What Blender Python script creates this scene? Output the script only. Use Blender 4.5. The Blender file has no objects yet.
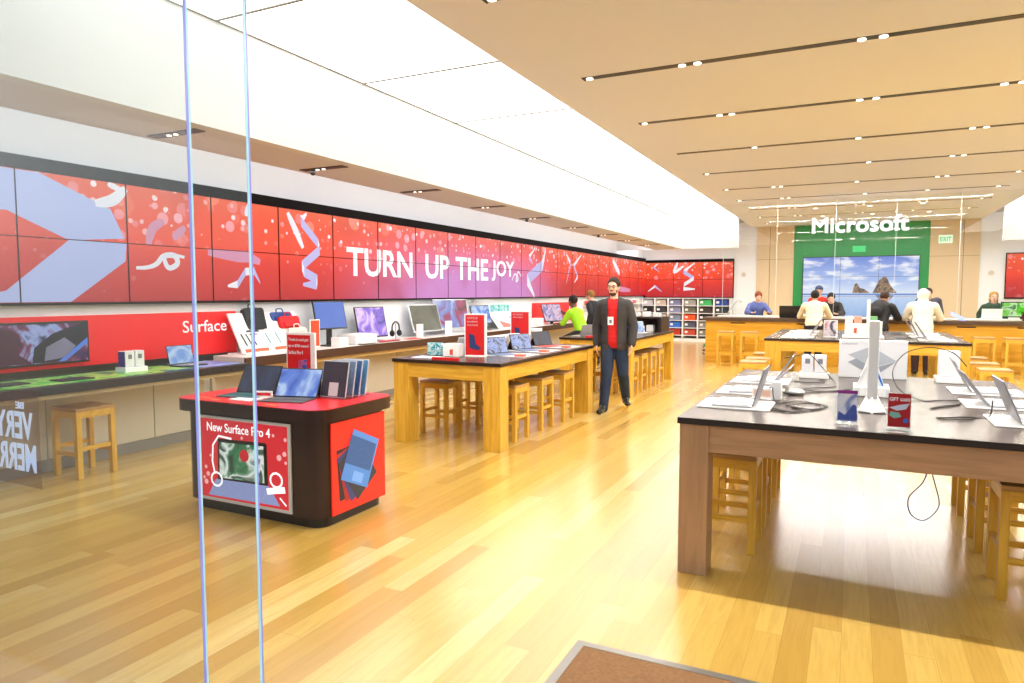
import bpy, bmesh, math, random
from mathutils import Vector, Matrix, Quaternion, Euler
R = math.radians
random.seed(7)
SC = bpy.context.scene
COL = SC.collection
V = Vector

# ------------------------------------------------------------------ colour and materials
def lin(h):
    h = h.lstrip('#')
    out = []
    for i in (0, 2, 4):
        v = int(h[i:i+2], 16) / 255
        out.append(v / 12.92 if v <= 0.04045 else ((v + 0.055) / 1.055) ** 2.4)
    return tuple(out) + (1,)

_M = {}
def M(key, col='#ffffff', rough=0.5, metal=0.0, emit=0.0, var=0.04, vs=6.0, spec=0.5, bump=0.0, alpha=1.0):
    """principled material with a little procedural noise variation"""
    if key in _M: return _M[key]
    m = bpy.data.materials.new(key); m.use_nodes = True
    nt = m.node_tree; b = nt.nodes['Principled BSDF']
    c = lin(col)
    tc = nt.nodes.new('ShaderNodeTexCoord')
    nz = nt.nodes.new('ShaderNodeTexNoise'); nz.inputs['Scale'].default_value = vs; nz.inputs['Detail'].default_value = 3
    nt.links.new(tc.outputs['Object'], nz.inputs['Vector'])
    mx = nt.nodes.new('ShaderNodeMix'); mx.data_type = 'RGBA'
    mx.inputs[6].default_value = tuple(min(1, v * (1 - var)) for v in c[:3]) + (1,)
    mx.inputs[7].default_value = tuple(min(1, v * (1 + var)) for v in c[:3]) + (1,)
    nt.links.new(nz.outputs['Fac'], mx.inputs[0])
    nt.links.new(mx.outputs[2], b.inputs['Base Color'])
    b.inputs['Roughness'].default_value = rough
    b.inputs['Metallic'].default_value = metal
    b.inputs['Specular IOR Level'].default_value = spec
    if emit:
        nt.links.new(mx.outputs[2], b.inputs['Emission Color'])
        b.inputs['Emission Strength'].default_value = emit
        if emit >= .45 and emit < 1.5:      # lit picture: dark glass over the light
            nt.links.remove(b.inputs['Base Color'].links[0]); b.inputs['Base Color'].default_value = tuple(v*.06 for v in c[:3])+(1,)
    if bump:
        bp = nt.nodes.new('ShaderNodeBump'); bp.inputs['Strength'].default_value = bump
        n2 = nt.nodes.new('ShaderNodeTexNoise'); n2.inputs['Scale'].default_value = vs * 12
        nt.links.new(tc.outputs['Object'], n2.inputs['Vector'])
        nt.links.new(n2.outputs['Fac'], bp.inputs['Height']); nt.links.new(bp.outputs[0], b.inputs['Normal'])
    if alpha < 1: b.inputs['Alpha'].default_value = alpha
    _M[key] = m
    return m

def node(nt, t, **kw):
    n = nt.nodes.new(t)
    for k, v in kw.items(): setattr(n, k, v)
    return n
def math_n(nt, op, a, b=None, c=None, clamp=False):
    n = nt.nodes.new('ShaderNodeMath'); n.operation = op; n.use_clamp = clamp
    for i, x in enumerate((a, b, c)):
        if x is None: continue
        if isinstance(x, (int, float)): n.inputs[i].default_value = x
        else: nt.links.new(x, n.inputs[i])
    return n.outputs[0]
def mixc(nt, f, a, b):
    n = nt.nodes.new('ShaderNodeMix'); n.data_type = 'RGBA'
    for i, x in ((0, f), (6, a), (7, b)):
        if isinstance(x, (int, float)): n.inputs[i].default_value = x
        elif isinstance(x, tuple): n.inputs[i].default_value = x
        else: nt.links.new(x, n.inputs[i])
    return n.outputs[2]
def smooth(nt, x, a, b):
    n = nt.nodes.new('ShaderNodeMapRange'); n.interpolation_type = 'SMOOTHSTEP'
    nt.links.new(x, n.inputs[0]); n.inputs[1].default_value = a; n.inputs[2].default_value = b
    return n.outputs[0]

def wood_mat(key, c1, c2, rough=0.35, axis='Z', scale=1.0):
    if key in _M: return _M[key]
    m = bpy.data.materials.new(key); m.use_nodes = True
    nt = m.node_tree; b = nt.nodes['Principled BSDF']
    tc = node(nt, 'ShaderNodeTexCoord'); mp = node(nt, 'ShaderNodeMapping')
    s = {'X': (1.2, 14, 14), 'Y': (14, 1.2, 14), 'Z': (14, 14, 1.2)}[axis]
    mp.inputs['Scale'].default_value = tuple(v * scale for v in s)
    nt.links.new(tc.outputs['Object'], mp.inputs[0])
    nz = node(nt, 'ShaderNodeTexNoise'); nz.inputs['Scale'].default_value = 2.2; nz.inputs['Detail'].default_value = 6; nz.inputs['Distortion'].default_value = .6
    nt.links.new(mp.outputs[0], nz.inputs['Vector'])
    col = mixc(nt, smooth(nt, nz.outputs['Fac'], .3, .7), lin(c1), lin(c2))
    nt.links.new(col, b.inputs['Base Color']); b.inputs['Roughness'].default_value = rough
    _M[key] = m
    return m

def floor_mat():
    m = bpy.data.materials.new('maple_plank_floor'); m.use_nodes = True
    nt = m.node_tree; b = nt.nodes['Principled BSDF']
    g = node(nt, 'ShaderNodeNewGeometry'); sx = node(nt, 'ShaderNodeSeparateXYZ'); nt.links.new(g.outputs['Position'], sx.inputs[0])
    W, L = 0.125, 1.9
    u = math_n(nt, 'DIVIDE', sx.outputs[0], W); ui = math_n(nt, 'FLOOR', u); uf = math_n(nt, 'FRACT', u)
    wn = node(nt, 'ShaderNodeTexWhiteNoise', noise_dimensions='1D'); nt.links.new(ui, wn.inputs['W'])
    v = math_n(nt, 'ADD', math_n(nt, 'DIVIDE', sx.outputs[1], L), math_n(nt, 'MULTIPLY', wn.outputs['Value'], 7.0))
    vi = math_n(nt, 'FLOOR', v); vf = math_n(nt, 'FRACT', v)
    cb = node(nt, 'ShaderNodeCombineXYZ'); nt.links.new(ui, cb.inputs[0]); nt.links.new(vi, cb.inputs[1])
    w2 = node(nt, 'ShaderNodeTexWhiteNoise', noise_dimensions='3D'); nt.links.new(cb.outputs[0], w2.inputs['Vector'])
    ramp = node(nt, 'ShaderNodeValToRGB'); e = ramp.color_ramp.elements
    e[0].position = 0; e[0].color = lin('#bc9440'); e[1].position = 1; e[1].color = lin('#e2c67c')
    for p, c in ((.3, '#caa24c'), (.6, '#d6b25c'), (.85, '#d0aa52')):
        x = e.new(p); x.color = lin(c)
    nt.links.new(w2.outputs['Value'], ramp.inputs[0])
    mp = node(nt, 'ShaderNodeMapping'); mp.inputs['Scale'].default_value = (26, 1.6, 1); nt.links.new(g.outputs['Position'], mp.inputs[0])
    cb2 = node(nt, 'ShaderNodeVectorMath', operation='ADD'); nt.links.new(mp.outputs[0], cb2.inputs[0]); nt.links.new(w2.outputs['Color'], cb2.inputs[1])
    nz = node(nt, 'ShaderNodeTexNoise'); nz.inputs['Scale'].default_value = 1.6; nz.inputs['Detail'].default_value = 5; nz.inputs['Distortion'].default_value = 1.2
    nt.links.new(cb2.outputs[0], nz.inputs['Vector'])
    grain = mixc(nt, math_n(nt, 'MULTIPLY', smooth(nt, nz.outputs['Fac'], .35, .75), .28), ramp.outputs[0], lin('#a07c38'))
    gap = math_n(nt, 'ADD', math_n(nt, 'LESS_THAN', uf, .012), math_n(nt, 'LESS_THAN', vf, .0012), clamp=True)
    col = mixc(nt, math_n(nt, 'MULTIPLY', gap, .45), grain, lin('#6e4518'))
    nt.links.new(col, b.inputs['Base Color'])
    b.inputs['Roughness'].default_value = .27
    b.inputs['Specular IOR Level'].default_value = .55
    b.inputs['Coat Weight'].default_value = .7; b.inputs['Coat Roughness'].default_value = .2
    return m

def video_mat():
    """red holiday picture shown across the video wall: gradient, haze and bokeh discs, by position on the wall"""
    m = bpy.data.materials.new('festive_red_screen'); m.use_nodes = True
    nt = m.node_tree; b = nt.nodes['Principled BSDF']
    g = node(nt, 'ShaderNodeNewGeometry'); s = node(nt, 'ShaderNodeSeparateXYZ'); nt.links.new(g.outputs['Position'], s.inputs[0])
    u = math_n(nt, 'ADD', s.outputs[0], s.outputs[1]); v = s.outputs[2]
    ramp = node(nt, 'ShaderNodeValToRGB'); e = ramp.color_ramp.elements
    e[0].position = 0; e[0].color = lin('#b80c1e'); e[1].position = 1; e[1].color = lin('#ec5c30')
    for p, c in ((.35, '#dc2010'), (.55, '#f23a0c'), (.8, '#f0481a')):
        x = e.new(p); x.color = lin(c)
    t = node(nt, 'ShaderNodeMapRange'); nt.links.new(v, t.inputs[0]); t.inputs[1].default_value = 1.5; t.inputs[2].default_value = 2.68
    nt.links.new(t.outputs[0], ramp.inputs[0])
    # magenta haze
    du = math_n(nt, 'ABSOLUTE', math_n(nt, 'SUBTRACT', u, 5.2))        # wall u = x + y (x is -6.5)
    hz = math_n(nt, 'MULTIPLY', math_n(nt, 'SUBTRACT', 1.0, smooth(nt, du, .6, 4.6)), math_n(nt, 'SUBTRACT', 1.05, smooth(nt, v, 1.5, 2.75)))
    c1 = mixc(nt, math_n(nt, 'MULTIPLY', hz, 1.25, clamp=True), ramp.outputs[0], lin('#c884c8'))
    cv = node(nt, 'ShaderNodeCombineXYZ'); nt.links.new(u, cv.inputs[0]); nt.links.new(v, cv.inputs[1])
    nz = node(nt, 'ShaderNodeTexNoise'); nz.inputs['Scale'].default_value = .9; nz.inputs['Detail'].default_value = 2; nt.links.new(cv.outputs[0], nz.inputs['Vector'])
    c1 = mixc(nt, math_n(nt, 'MULTIPLY', smooth(nt, nz.outputs['Fac'], .5, .8), .5), c1, lin('#a4081c'))
    high = smooth(nt, v, 1.85, 2.45)
    for sc, rad, cc, amt in ((2.6, .36, '#ff9478', .7), (4.6, .36, '#ffb9c8', .85), (8, .28, '#fff0f4', 1.0)):
        vo = node(nt, 'ShaderNodeTexVoronoi', voronoi_dimensions='2D'); vo.inputs['Scale'].default_value = sc
        nt.links.new(cv.outputs[0], vo.inputs['Vector'])
        sp = node(nt, 'ShaderNodeSeparateColor'); nt.links.new(vo.outputs['Color'], sp.inputs[0])
        r = math_n(nt, 'MULTIPLY', sp.outputs[0], rad)
        keep = math_n(nt, 'GREATER_THAN', math_n(nt, 'ADD', sp.outputs[1], math_n(nt, 'MULTIPLY', high, .55)), .86)
        msk = math_n(nt, 'MULTIPLY', math_n(nt, 'LESS_THAN', vo.outputs['Distance'], r), keep)
        msk = math_n(nt, 'MULTIPLY', msk, math_n(nt, 'MULTIPLY', sp.outputs[2], amt))
        c1 = mixc(nt, math_n(nt, 'MULTIPLY', msk, math_n(nt, 'ADD', math_n(nt, 'MULTIPLY', high, .85), .15), clamp=True), c1, lin(cc))
    nt.links.new(c1, b.inputs['Emission Color']); b.inputs['Emission Strength'].default_value = .95
    b.inputs['Base Color'].default_value = (.03, .01, .01, 1); b.inputs['Roughness'].default_value = .5
    return m

def beach_mat():
    m = bpy.data.materials.new('beach_picture_screen'); m.use_nodes = True
    nt = m.node_tree; b = nt.nodes['Principled BSDF']
    g = node(nt, 'ShaderNodeNewGeometry'); s = node(nt, 'ShaderNodeSeparateXYZ'); nt.links.new(g.outputs['Position'], s.inputs[0])
    v = s.outputs[2]
    ramp = node(nt, 'ShaderNodeValToRGB'); e = ramp.color_ramp.elements
    e[0].position = 0; e[0].color = lin('#8fb4e6'); e[1].position = 1; e[1].color = lin('#5f80d8')
    for p, c in ((.3, '#b8d0f2'), (.355, '#cfdcf6'), (.36, '#3d6cc0'), (.385, '#7ba4e0'), (.39, '#dfe7f8'), (.6, '#a8c0f0')):
        x = e.new(p); x.color = lin(c)
    t = node(nt, 'ShaderNodeMapRange'); nt.links.new(v, t.inputs[0]); t.inputs[1].default_value = .89; t.inputs[2].default_value = 2.69
    nt.links.new(t.outputs[0], ramp.inputs[0])
    mp = node(nt, 'ShaderNodeMapping'); mp.inputs['Scale'].default_value = (.8, 1, 2.4); nt.links.new(g.outputs['Position'], mp.inputs[0])
    nz = node(nt, 'ShaderNodeTexNoise'); nz.inputs['Scale'].default_value = 1.5; nz.inputs['Detail'].default_value = 5; nt.links.new(mp.outputs[0], nz.inputs['Vector'])
    cl = math_n(nt, 'MULTIPLY', smooth(nt, nz.outputs['Fac'], .48, .62), smooth(nt, v, 1.6, 1.8))
    c = mixc(nt, math_n(nt, 'MULTIPLY', cl, .85), ramp.outputs[0], lin('#fbfbff'))
    nt.links.new(c, b.inputs['Emission Color']); b.inputs['Emission Strength'].default_value = .9
    b.inputs['Base Color'].default_value = (.02, .02, .03, 1)
    return m

def glass_mat(key, tint, gloss_extra=0.0, rough=0.0):
    if key in _M: return _M[key]
    m = bpy.data.materials.new(key); m.use_nodes = True
    nt = m.node_tree; nt.nodes.remove(nt.nodes['Principled BSDF']); out = nt.nodes['Material Output']
    tr = node(nt, 'ShaderNodeBsdfTransparent'); tr.inputs[0].default_value = tint
    gl = node(nt, 'ShaderNodeBsdfGlossy'); gl.inputs['Roughness'].default_value = rough
    g = node(nt, 'ShaderNodeNewGeometry'); dt = node(nt, 'ShaderNodeVectorMath', operation='DOT_PRODUCT')
    nt.links.new(g.outputs['Normal'], dt.inputs[0]); nt.links.new(g.outputs['Incoming'], dt.inputs[1])
    c = math_n(nt, 'SUBTRACT', 1.0, math_n(nt, 'ABSOLUTE', dt.outputs['Value']), clamp=True)
    f = math_n(nt, 'MULTIPLY_ADD', math_n(nt, 'POWER', c, 5.0), .96, .04+gloss_extra, clamp=True)
    mx = node(nt, 'ShaderNodeMixShader'); nt.links.new(f, mx.inputs[0]); nt.links.new(tr.outputs[0], mx.inputs[1]); nt.links.new(gl.outputs[0], mx.inputs[2])
    nt.links.new(mx.outputs[0], out.inputs[0])
    _M[key] = m
    return m

def picture_mat(key, cols, scale=8, emit=0.0, rough=.4, kind='noise'):
    """abstract photo-like picture: noise through a colour ramp"""
    if key in _M: return _M[key]
    m = bpy.data.materials.new(key); m.use_nodes = True
    nt = m.node_tree; b = nt.nodes['Principled BSDF']
    tc = node(nt, 'ShaderNodeTexCoord')
    nz = node(nt, 'ShaderNodeTexNoise'); nz.inputs['Scale'].default_value = scale; nz.inputs['Detail'].default_value = 3; nz.inputs['Distortion'].default_value = 1
    nt.links.new(tc.outputs['Object'], nz.inputs['Vector'])
    ramp = node(nt, 'ShaderNodeValToRGB'); ramp.color_ramp.interpolation = 'EASE' if kind == 'noise' else 'CONSTANT'
    e = ramp.color_ramp.elements
    n = len(cols)
    e[0].position = .3; e[0].color = lin(cols[0]); e[1].position = .7; e[1].color = lin(cols[-1])
    for i, c in enumerate(cols[1:-1]):
        x = e.new(.3 + .4 * (i + 1) / (n - 1)); x.color = lin(c)
    nt.links.new(nz.outputs['Fac'], ramp.inputs[0])
    nt.links.new(ramp.outputs[0], b.inputs['Base Color']); b.inputs['Roughness'].default_value = rough
    if emit:
        nt.links.new(ramp.outputs[0], b.inputs['Emission Color']); b.inputs['Emission Strength'].default_value = emit
        if emit >= .45:
            nt.links.remove(b.inputs['Base Color'].links[0]); b.inputs['Base Color'].default_value = (.02, .02, .025, 1)
    _M[key] = m
    return m

# ------------------------------------------------------------------ object helpers
def wm(o):
    m = Matrix.LocRotScale(o.location, o.rotation_euler, o.scale)
    return wm(o.parent) @ m if o.parent else m

def tag(o, label=None, cat=None, group=None, kind=None):
    if label: o['label'] = label
    if cat: o['category'] = cat
    if group: o['group'] = group
    if kind: o['kind'] = kind
    return o

def T(name, label, cat, loc=(0, 0, 0), rz=0.0, group=None):
    o = bpy.data.objects.new(name, None); COL.objects.link(o)
    o.empty_display_size = .1
    o.location = loc; o.rotation_euler = (0, 0, rz)
    return tag(o, label, cat, group)

def dup(root, loc=None, rz=None, label=None, group=None, parent=None):
    r = root.copy(); COL.objects.link(r)
    if parent is not None: r.parent = parent
    if loc is not None: r.location = loc
    if rz is not None: r.rotation_euler = (0, 0, rz)
    if label: r['label'] = label
    if group: r['group'] = group
    for ch in list(root.children): dup(ch, parent=r)
    return r

def link_mesh(name, me, parent, local):
    o = bpy.data.objects.new(name, me); COL.objects.link(o)
    if parent is not None:
        o.parent = parent
        if not local: me.transform(wm(parent).inverted())
    return o

class MB:
    """collects shapes into one bmesh (world coordinates unless local=True at build)"""
    def __init__(s): s.bm = bmesh.new(); s.mi = 0; s.mats = []
    def mat(s, m):
        if m not in s.mats: s.mats.append(m)
        s.mi = s.mats.index(m); return s
    def _fin(s, vs, M4=None):
        if M4 is not None: bmesh.ops.transform(s.bm, matrix=M4, verts=vs)
        fs = set(f for v in vs for f in v.link_faces)
        for f in fs: f.material_index = s.mi
        return s
    def box(s, x0, x1, y0, y1, z0, z1, M4=None):
        r = bmesh.ops.create_cube(s.bm, size=1)
        m = Matrix.Translation(((x0+x1)/2, (y0+y1)/2, (z0+z1)/2)) @ Matrix.Diagonal((abs(x1-x0), abs(y1-y0), abs(z1-z0), 1))
        return s._fin(r['verts'], (M4 @ m) if M4 is not None else m)
    def cone(s, p0, p1, r0, r1=None, seg=16, caps=True):
        p0, p1 = V(p0), V(p1); d = p1 - p0
        if d.length < 1e-6: return s
        r = bmesh.ops.create_cone(s.bm, cap_ends=caps, segments=seg, radius1=r0, radius2=r0 if r1 is None else r1, depth=d.length)
        q = V((0, 0, 1)).rotation_difference(d.normalized())
        return s._fin(r['verts'], Matrix.Translation((p0+p1)/2) @ q.to_matrix().to_4x4())
    def ball(s, c, rx, ry=None, rz=None, rot=None, seg=20):
        r = bmesh.ops.create_uvsphere(s.bm, u_segments=seg, v_segments=max(8, seg*2//3), radius=1)
        m = Matrix.Translation(c) @ (rot.to_4x4() if rot is not None else Matrix.Identity(4)) @ Matrix.Diagonal((rx, ry or rx, rz or rx, 1))
        return s._fin(r['verts'], m)
    def caps(s, p0, r0, p1, r1, seg=16):
        s.cone(p0, p1, r0, r1, seg); s.ball(p0, r0, seg=seg); return s.ball(p1, r1, seg=seg)
    def prism(s, pts, h, M4=None):
        """pts 2D polygon in XY, extruded 0..h in Z, then M4"""
        vs = [s.bm.verts.new((p[0], p[1], 0)) for p in pts]; ts = [s.bm.verts.new((p[0], p[1], h)) for p in pts]
        n = len(pts)
        area = sum(pts[i][0]*pts[(i+1) % n][1]-pts[(i+1) % n][0]*pts[i][1] for i in range(n))
        if area < 0: vs.reverse(); ts.reverse()
        s.bm.faces.new(list(reversed(vs))); s.bm.faces.new(ts)
        for i in range(n): s.bm.faces.new((vs[i], vs[(i+1) % n], ts[(i+1) % n], ts[i]))
        return s._fin(vs+ts, M4)
    def tube(s, path, r, seg=8, sub=6):
        pts = [V(p) for p in path]
        if sub > 1 and len(pts) > 2:
            out = []
            for i in range(len(pts)-1):
                a = pts[max(0, i-1)]; b = pts[i]; c = pts[i+1]; d = pts[min(len(pts)-1, i+2)]
                for k in range(sub):
                    t = k/sub
                    out.append(.5*((2*b)+(c-a)*t+(2*a-5*b+4*c-d)*t*t+(3*b-a-3*c+d)*t**3))
            out.append(pts[-1]); pts = out
        rings = []
        nrm = None
        for i, p in enumerate(pts):
            d = (pts[min(i+1, len(pts)-1)] - pts[max(i-1, 0)]).normalized()
            if nrm is None: nrm = d.orthogonal().normalized()
            else:
                nrm = (nrm - d*nrm.dot(d)); nrm = nrm.normalized() if nrm.length > 1e-5 else d.orthogonal().normalized()
            bn = d.cross(nrm)
            rings.append([s.bm.verts.new(p + r*(math.cos(a)*nrm+math.sin(a)*bn)) for a in [2*math.pi*k/seg for k in range(seg)]])
        for a, b in zip(rings, rings[1:]):
            for k in range(seg): s.bm.faces.new((a[k], a[(k+1) % seg], b[(k+1) % seg], b[k]))
        s.bm.faces.new(list(reversed(rings[0]))); s.bm.faces.new(rings[-1])
        return s._fin([v for g in rings for v in g])
    def strip(s, path, w, M4, th=.002):
        """flat ribbon of width w along a 2D path, placed by M4"""
        pts = [V((p[0], p[1])) for p in path]; n = len(pts)
        ws = w if isinstance(w, (list, tuple)) else [w]*n
        L, Rr = [], []
        for i in range(n):
            d = (pts[min(i+1, n-1)]-pts[max(i-1, 0)]).normalized(); nn = V((-d.y, d.x))
            L.append(pts[i]+nn*ws[i]/2); Rr.append(pts[i]-nn*ws[i]/2)
        lv = [s.bm.verts.new(M4 @ V((p.x, p.y, 0))) for p in L]; rv = [s.bm.verts.new(M4 @ V((p.x, p.y, 0))) for p in Rr]
        for i in range(n-1): s.bm.faces.new((rv[i], rv[i+1], lv[i+1], lv[i]))
        return s._fin(lv+rv)
    def build(s, name, m=None, parent=None, bevel=0.0, sm=False, local=False, auto=False):
        me = bpy.data.meshes.new(name); s.bm.normal_update(); s.bm.to_mesh(me); s.bm.free()
        if s.mats:
            for x in s.mats: me.materials.append(x)
        elif m: me.materials.append(m)
        if sm:
            for p in me.polygons: p.use_smooth = True
        o = link_mesh(name, me, parent, local)
        if auto: me.set_sharp_from_angle(angle=R(40))
        if bevel:
            b = o.modifiers.new('bevel', 'BEVEL'); b.width = bevel; b.segments = 2; b.limit_method = 'ANGLE'
        return o

def frame(o, xd, yd):
    xd, yd = V(xd).normalized(), V(yd).normalized(); zd = xd.cross(yd)
    m = Matrix.Identity(4)
    for i in range(3):
        m[i][0] = xd[i]; m[i][1] = yd[i]; m[i][2] = zd[i]; m[i][3] = o[i]
    return m

def text(s, F, w, h, m, name, parent, bold=0.0, depth=.002, mirror=False):
    """lettering stretched to w x h with its lower-left corner at frame F"""
    cu = bpy.data.curves.new('t', 'FONT'); cu.body = s; cu.extrude = .02; cu.offset = bold; cu.resolution_u = 3
    tmp = bpy.data.objects.new('t', cu); COL.objects.link(tmp)
    dg = bpy.context.evaluated_depsgraph_get()
    me = bpy.data.meshes.new_from_object(tmp.evaluated_get(dg))
    bpy.data.objects.remove(tmp); bpy.data.curves.remove(cu)
    xs = [v.co.x for v in me.vertices]; ys = [v.co.y for v in me.vertices]
    x0, x1, y0, y1 = min(xs), max(xs), min(ys), max(ys)
    for v in me.vertices:
        x = (v.co.x-x0)/(x1-x0); y = (v.co.y-y0)/(y1-y0)
        if mirror: x = 1-x
        v.co = F @ V((x*w, y*h, depth if v.co.z > 0 else 0))
    me.materials.clear(); me.materials.append(m)
    me.name = name
    return link_mesh(name, me, parent, False)

def flat(pts, F, m, name, parent, th=.002):
    return MB().prism(pts, th, F).build(name, m, parent)
def rect(x0, x1, y0, y1): return [(x0, y0), (x1, y0), (x1, y1), (x0, y1)]
def circ(x, y, r, n=14, ry=None): return [(x+r*math.cos(2*math.pi*i/n), y+(ry or r)*math.sin(2*math.pi*i/n)) for i in range(n)]

# shared materials
WHITE = M('white_paint', '#f4f2ee', .6); WALLW = M('wall_white', '#e9eef4', .7, var=.01)
GLOSSW = M('gloss_white', '#f5f5f5', .3, var=.01)
BEIGE = M('ceiling_beige', '#e9edf9', .85, var=.01, vs=.4)
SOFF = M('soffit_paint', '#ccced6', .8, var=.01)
BLACK = M('satin_black', '#151210', .4); BLK2 = M('black_plastic', '#1b1b1e', .35)
DARKTOP = M('espresso_tabletop', '#4a3e38', .26, var=.1, vs=3)
DARKEDGE = M('espresso_edge', '#20140f', .4)
OAK = wood_mat('honey_oak', '#cc9a2c', '#e2b444', .38)
OAKX = wood_mat('honey_oak_cross', '#cc9a2c', '#e2b444', .38, axis='X')
OAKY = wood_mat('honey_oak_long', '#cc9a2c', '#e2b444', .38, axis='Y')
ASH = wood_mat('shaded_wood_leg', '#a07c5c', '#b48c68', .4)  # near table wood, the shade on its front put into the colour
SHADEWOODX = wood_mat('shaded_wood_apron', '#a07c5c', '#b48c68', .4, axis='X')
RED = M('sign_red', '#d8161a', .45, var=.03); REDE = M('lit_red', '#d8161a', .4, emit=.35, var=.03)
SILVER = M('aluminium', '#c9ccd2', .3, .7); SILV2 = M('pale_grey_plastic', '#d5d6da', .4)
KEYS = M('grey_keys', '#9a9ca2', .5, var=.25, vs=90)
PAPER = M('paper_white', '#f7f6f4', .6, var=.01)
LET = M('white_lettering', '#ffffff', .5, emit=.5, var=0)
LETB = M('bright_lettering', '#ffffff', .5, emit=1.0, var=0)
RIB = M('pale_ribbon', '#f0eefc', .5, emit=.85, var=.12, vs=1.2)
SCRB = picture_mat('blue_desktop', ['#2c50c8', '#6fa0ee', '#bcd8fa', '#4a78dc'], 5, .8)
SCRD = picture_mat('dark_desktop', ['#10131c', '#253050', '#33486c', '#0c0e15'], 4, .5)
SCRG = picture_mat('grey_off_screen', ['#3a3d38', '#565a52', '#45483f'], 2, .15, .2)
CLEAR = glass_mat('clear_acrylic', (.93, .95, .96, 1))
CABLE = M('cable_black', '#0d0d0f', .5)

# ------------------------------------------------------------------ room shell
ZC, Y0, Y1, XL, XR = 3.7, 1.5, 23.5, -6.5, 7.2
def struct(o): o['kind'] = 'structure'; return o
struct(MB().box(-9, 9, 1.2, Y1+.3, -.1, 0).build('floor', floor_mat()))
struct(MB().box(-14, 14, -9, 1.2, -.1, -.001).build('floor_outside', M('mall_tile', '#5c5650', .4, var=.1, vs=2)))
struct(MB().box(-2.95, 3.23, Y0, Y1, ZC, ZC+.12).build('ceiling', BEIGE))
struct(MB().box(XL-.15, XL, Y0+.01, Y1, 0, 3.6).build('wall_left', WALLW))
struct(MB().box(XR, XR+.15, Y0-.4, Y1, 0, 3.9).build('wall_right', WALLW))
b = MB(); b.box(XL-.15, XR+.15, Y1, Y1+.15, 0, 3.9); struct(b.build('wall_back', WALLW))
# beige and green wall claddings
BW = M('wall_beige', '#d8c4a2', .7, var=.02)
for x0, x1 in ((-2.81, -1.7), (1.96, 3.19)):
    struct(MB().box(x0, x1, Y1-.03, Y1, 0, ZC).build('wall_cladding', BW))
GRN = M('green_cladding', '#0c8c42', .35, var=.05, vs=2)
struct(MB().box(-1.7, 1.96, Y1-.05, Y1, 0, ZC).build('wall_green_feature', GRN))
TRIMB = M('seam_dark', '#8c7c66', .7)
for i, (x0, x1, z0, z1) in enumerate(((-2.81, -1.7, 2.66, 2.67), (1.96, 3.19, 2.66, 2.67), (-2.42, -2.405, 0, 3.7), (2.78, 2.795, 0, 3.7))):
    struct(MB().box(x0, x1, Y1-.034, Y1-.03, z0, z1).build('trim_%d' % (i+1), TRIMB))
# face wall and soffit left, mirrored right
for side, f in (('left', lambda x: x), ('right', lambda x: .28-x)):
    a, c = sorted((f(-4.5), f(-4.62)))
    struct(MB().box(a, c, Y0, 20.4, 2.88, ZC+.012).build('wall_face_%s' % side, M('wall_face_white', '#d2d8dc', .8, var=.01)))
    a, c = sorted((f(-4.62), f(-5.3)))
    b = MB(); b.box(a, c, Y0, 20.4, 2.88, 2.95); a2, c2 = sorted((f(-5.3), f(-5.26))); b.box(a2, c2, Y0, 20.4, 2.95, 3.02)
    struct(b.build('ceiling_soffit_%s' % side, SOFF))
    a, c = sorted((f(-2.95), f(-7.0 if side == 'right' else -6.5)))
    struct(MB().box(a, c, 20.4, 20.5, 2.88, 3.95).build('wall_drop_%s' % side, WALLW))
    a, c = sorted((f(-4.5), f(-6.7 if side == 'left' else -7.0)))
    struct(MB().box(a+(.06 if side == 'right' else 0), c-(.06 if side == 'left' else 0), Y0, Y1, 3.55, 3.62).build('ceiling_cove_%s' % side, WALLW))
    a, c = sorted((f(-2.9), f(-4.62)))
    struct(MB().box(a, c, Y0, Y1, 3.86, 3.95).build('ceiling_void_%s' % side, M('void_dark', '#8a8680', .9)))

# luminous ceiling: backlit stretched panels
LUM = M('luminous_panel', '#ffffff', .6, emit=2.3, var=0)
FRM = M('panel_joint', '#8a8880', .9)
ords = ['nearest', 'second nearest', 'third nearest', 'fourth nearest', 'fifth nearest', 'sixth nearest', 'seventh nearest', 'eighth nearest', 'ninth nearest', 'farthest']
seams = [2.13+1.8*k for k in range(11)]; seams[-1] = 20.38
for side in ('left', 'right'):
    for k in range(10):
        if side == 'right' and k < 7: continue
        x0, x1 = (-4.5, -2.95) if side == 'left' else (3.23, 4.78)
        y0, y1 = seams[k], seams[k+1]
        lab = ('%s backlit white ceiling panel in the bright strip left of the beige ceiling' % ords[k]) if side == 'left' else \
              ('%s of the backlit white ceiling panels right of the beige ceiling' % ['nearest', 'middle', 'farthest'][k-7])
        t = T('ceiling_light_panel', lab, 'ceiling light', (x0, y0, ZC), 0, 'backlit ceiling panels')
        MB().box(x0+.006, x1-.006, y0+.009, y1-.009, ZC+.01, ZC+.02).build('diffuser', LUM, t)
        b = MB(); b.box(x0, x1, y0-.008, y0+.012, ZC+.002, ZC+.012)
        b.box(x0, x0+.012, y0+.012, y1-.008, ZC+.002, ZC+.012)
        b.build('frame', FRM, t)

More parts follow.
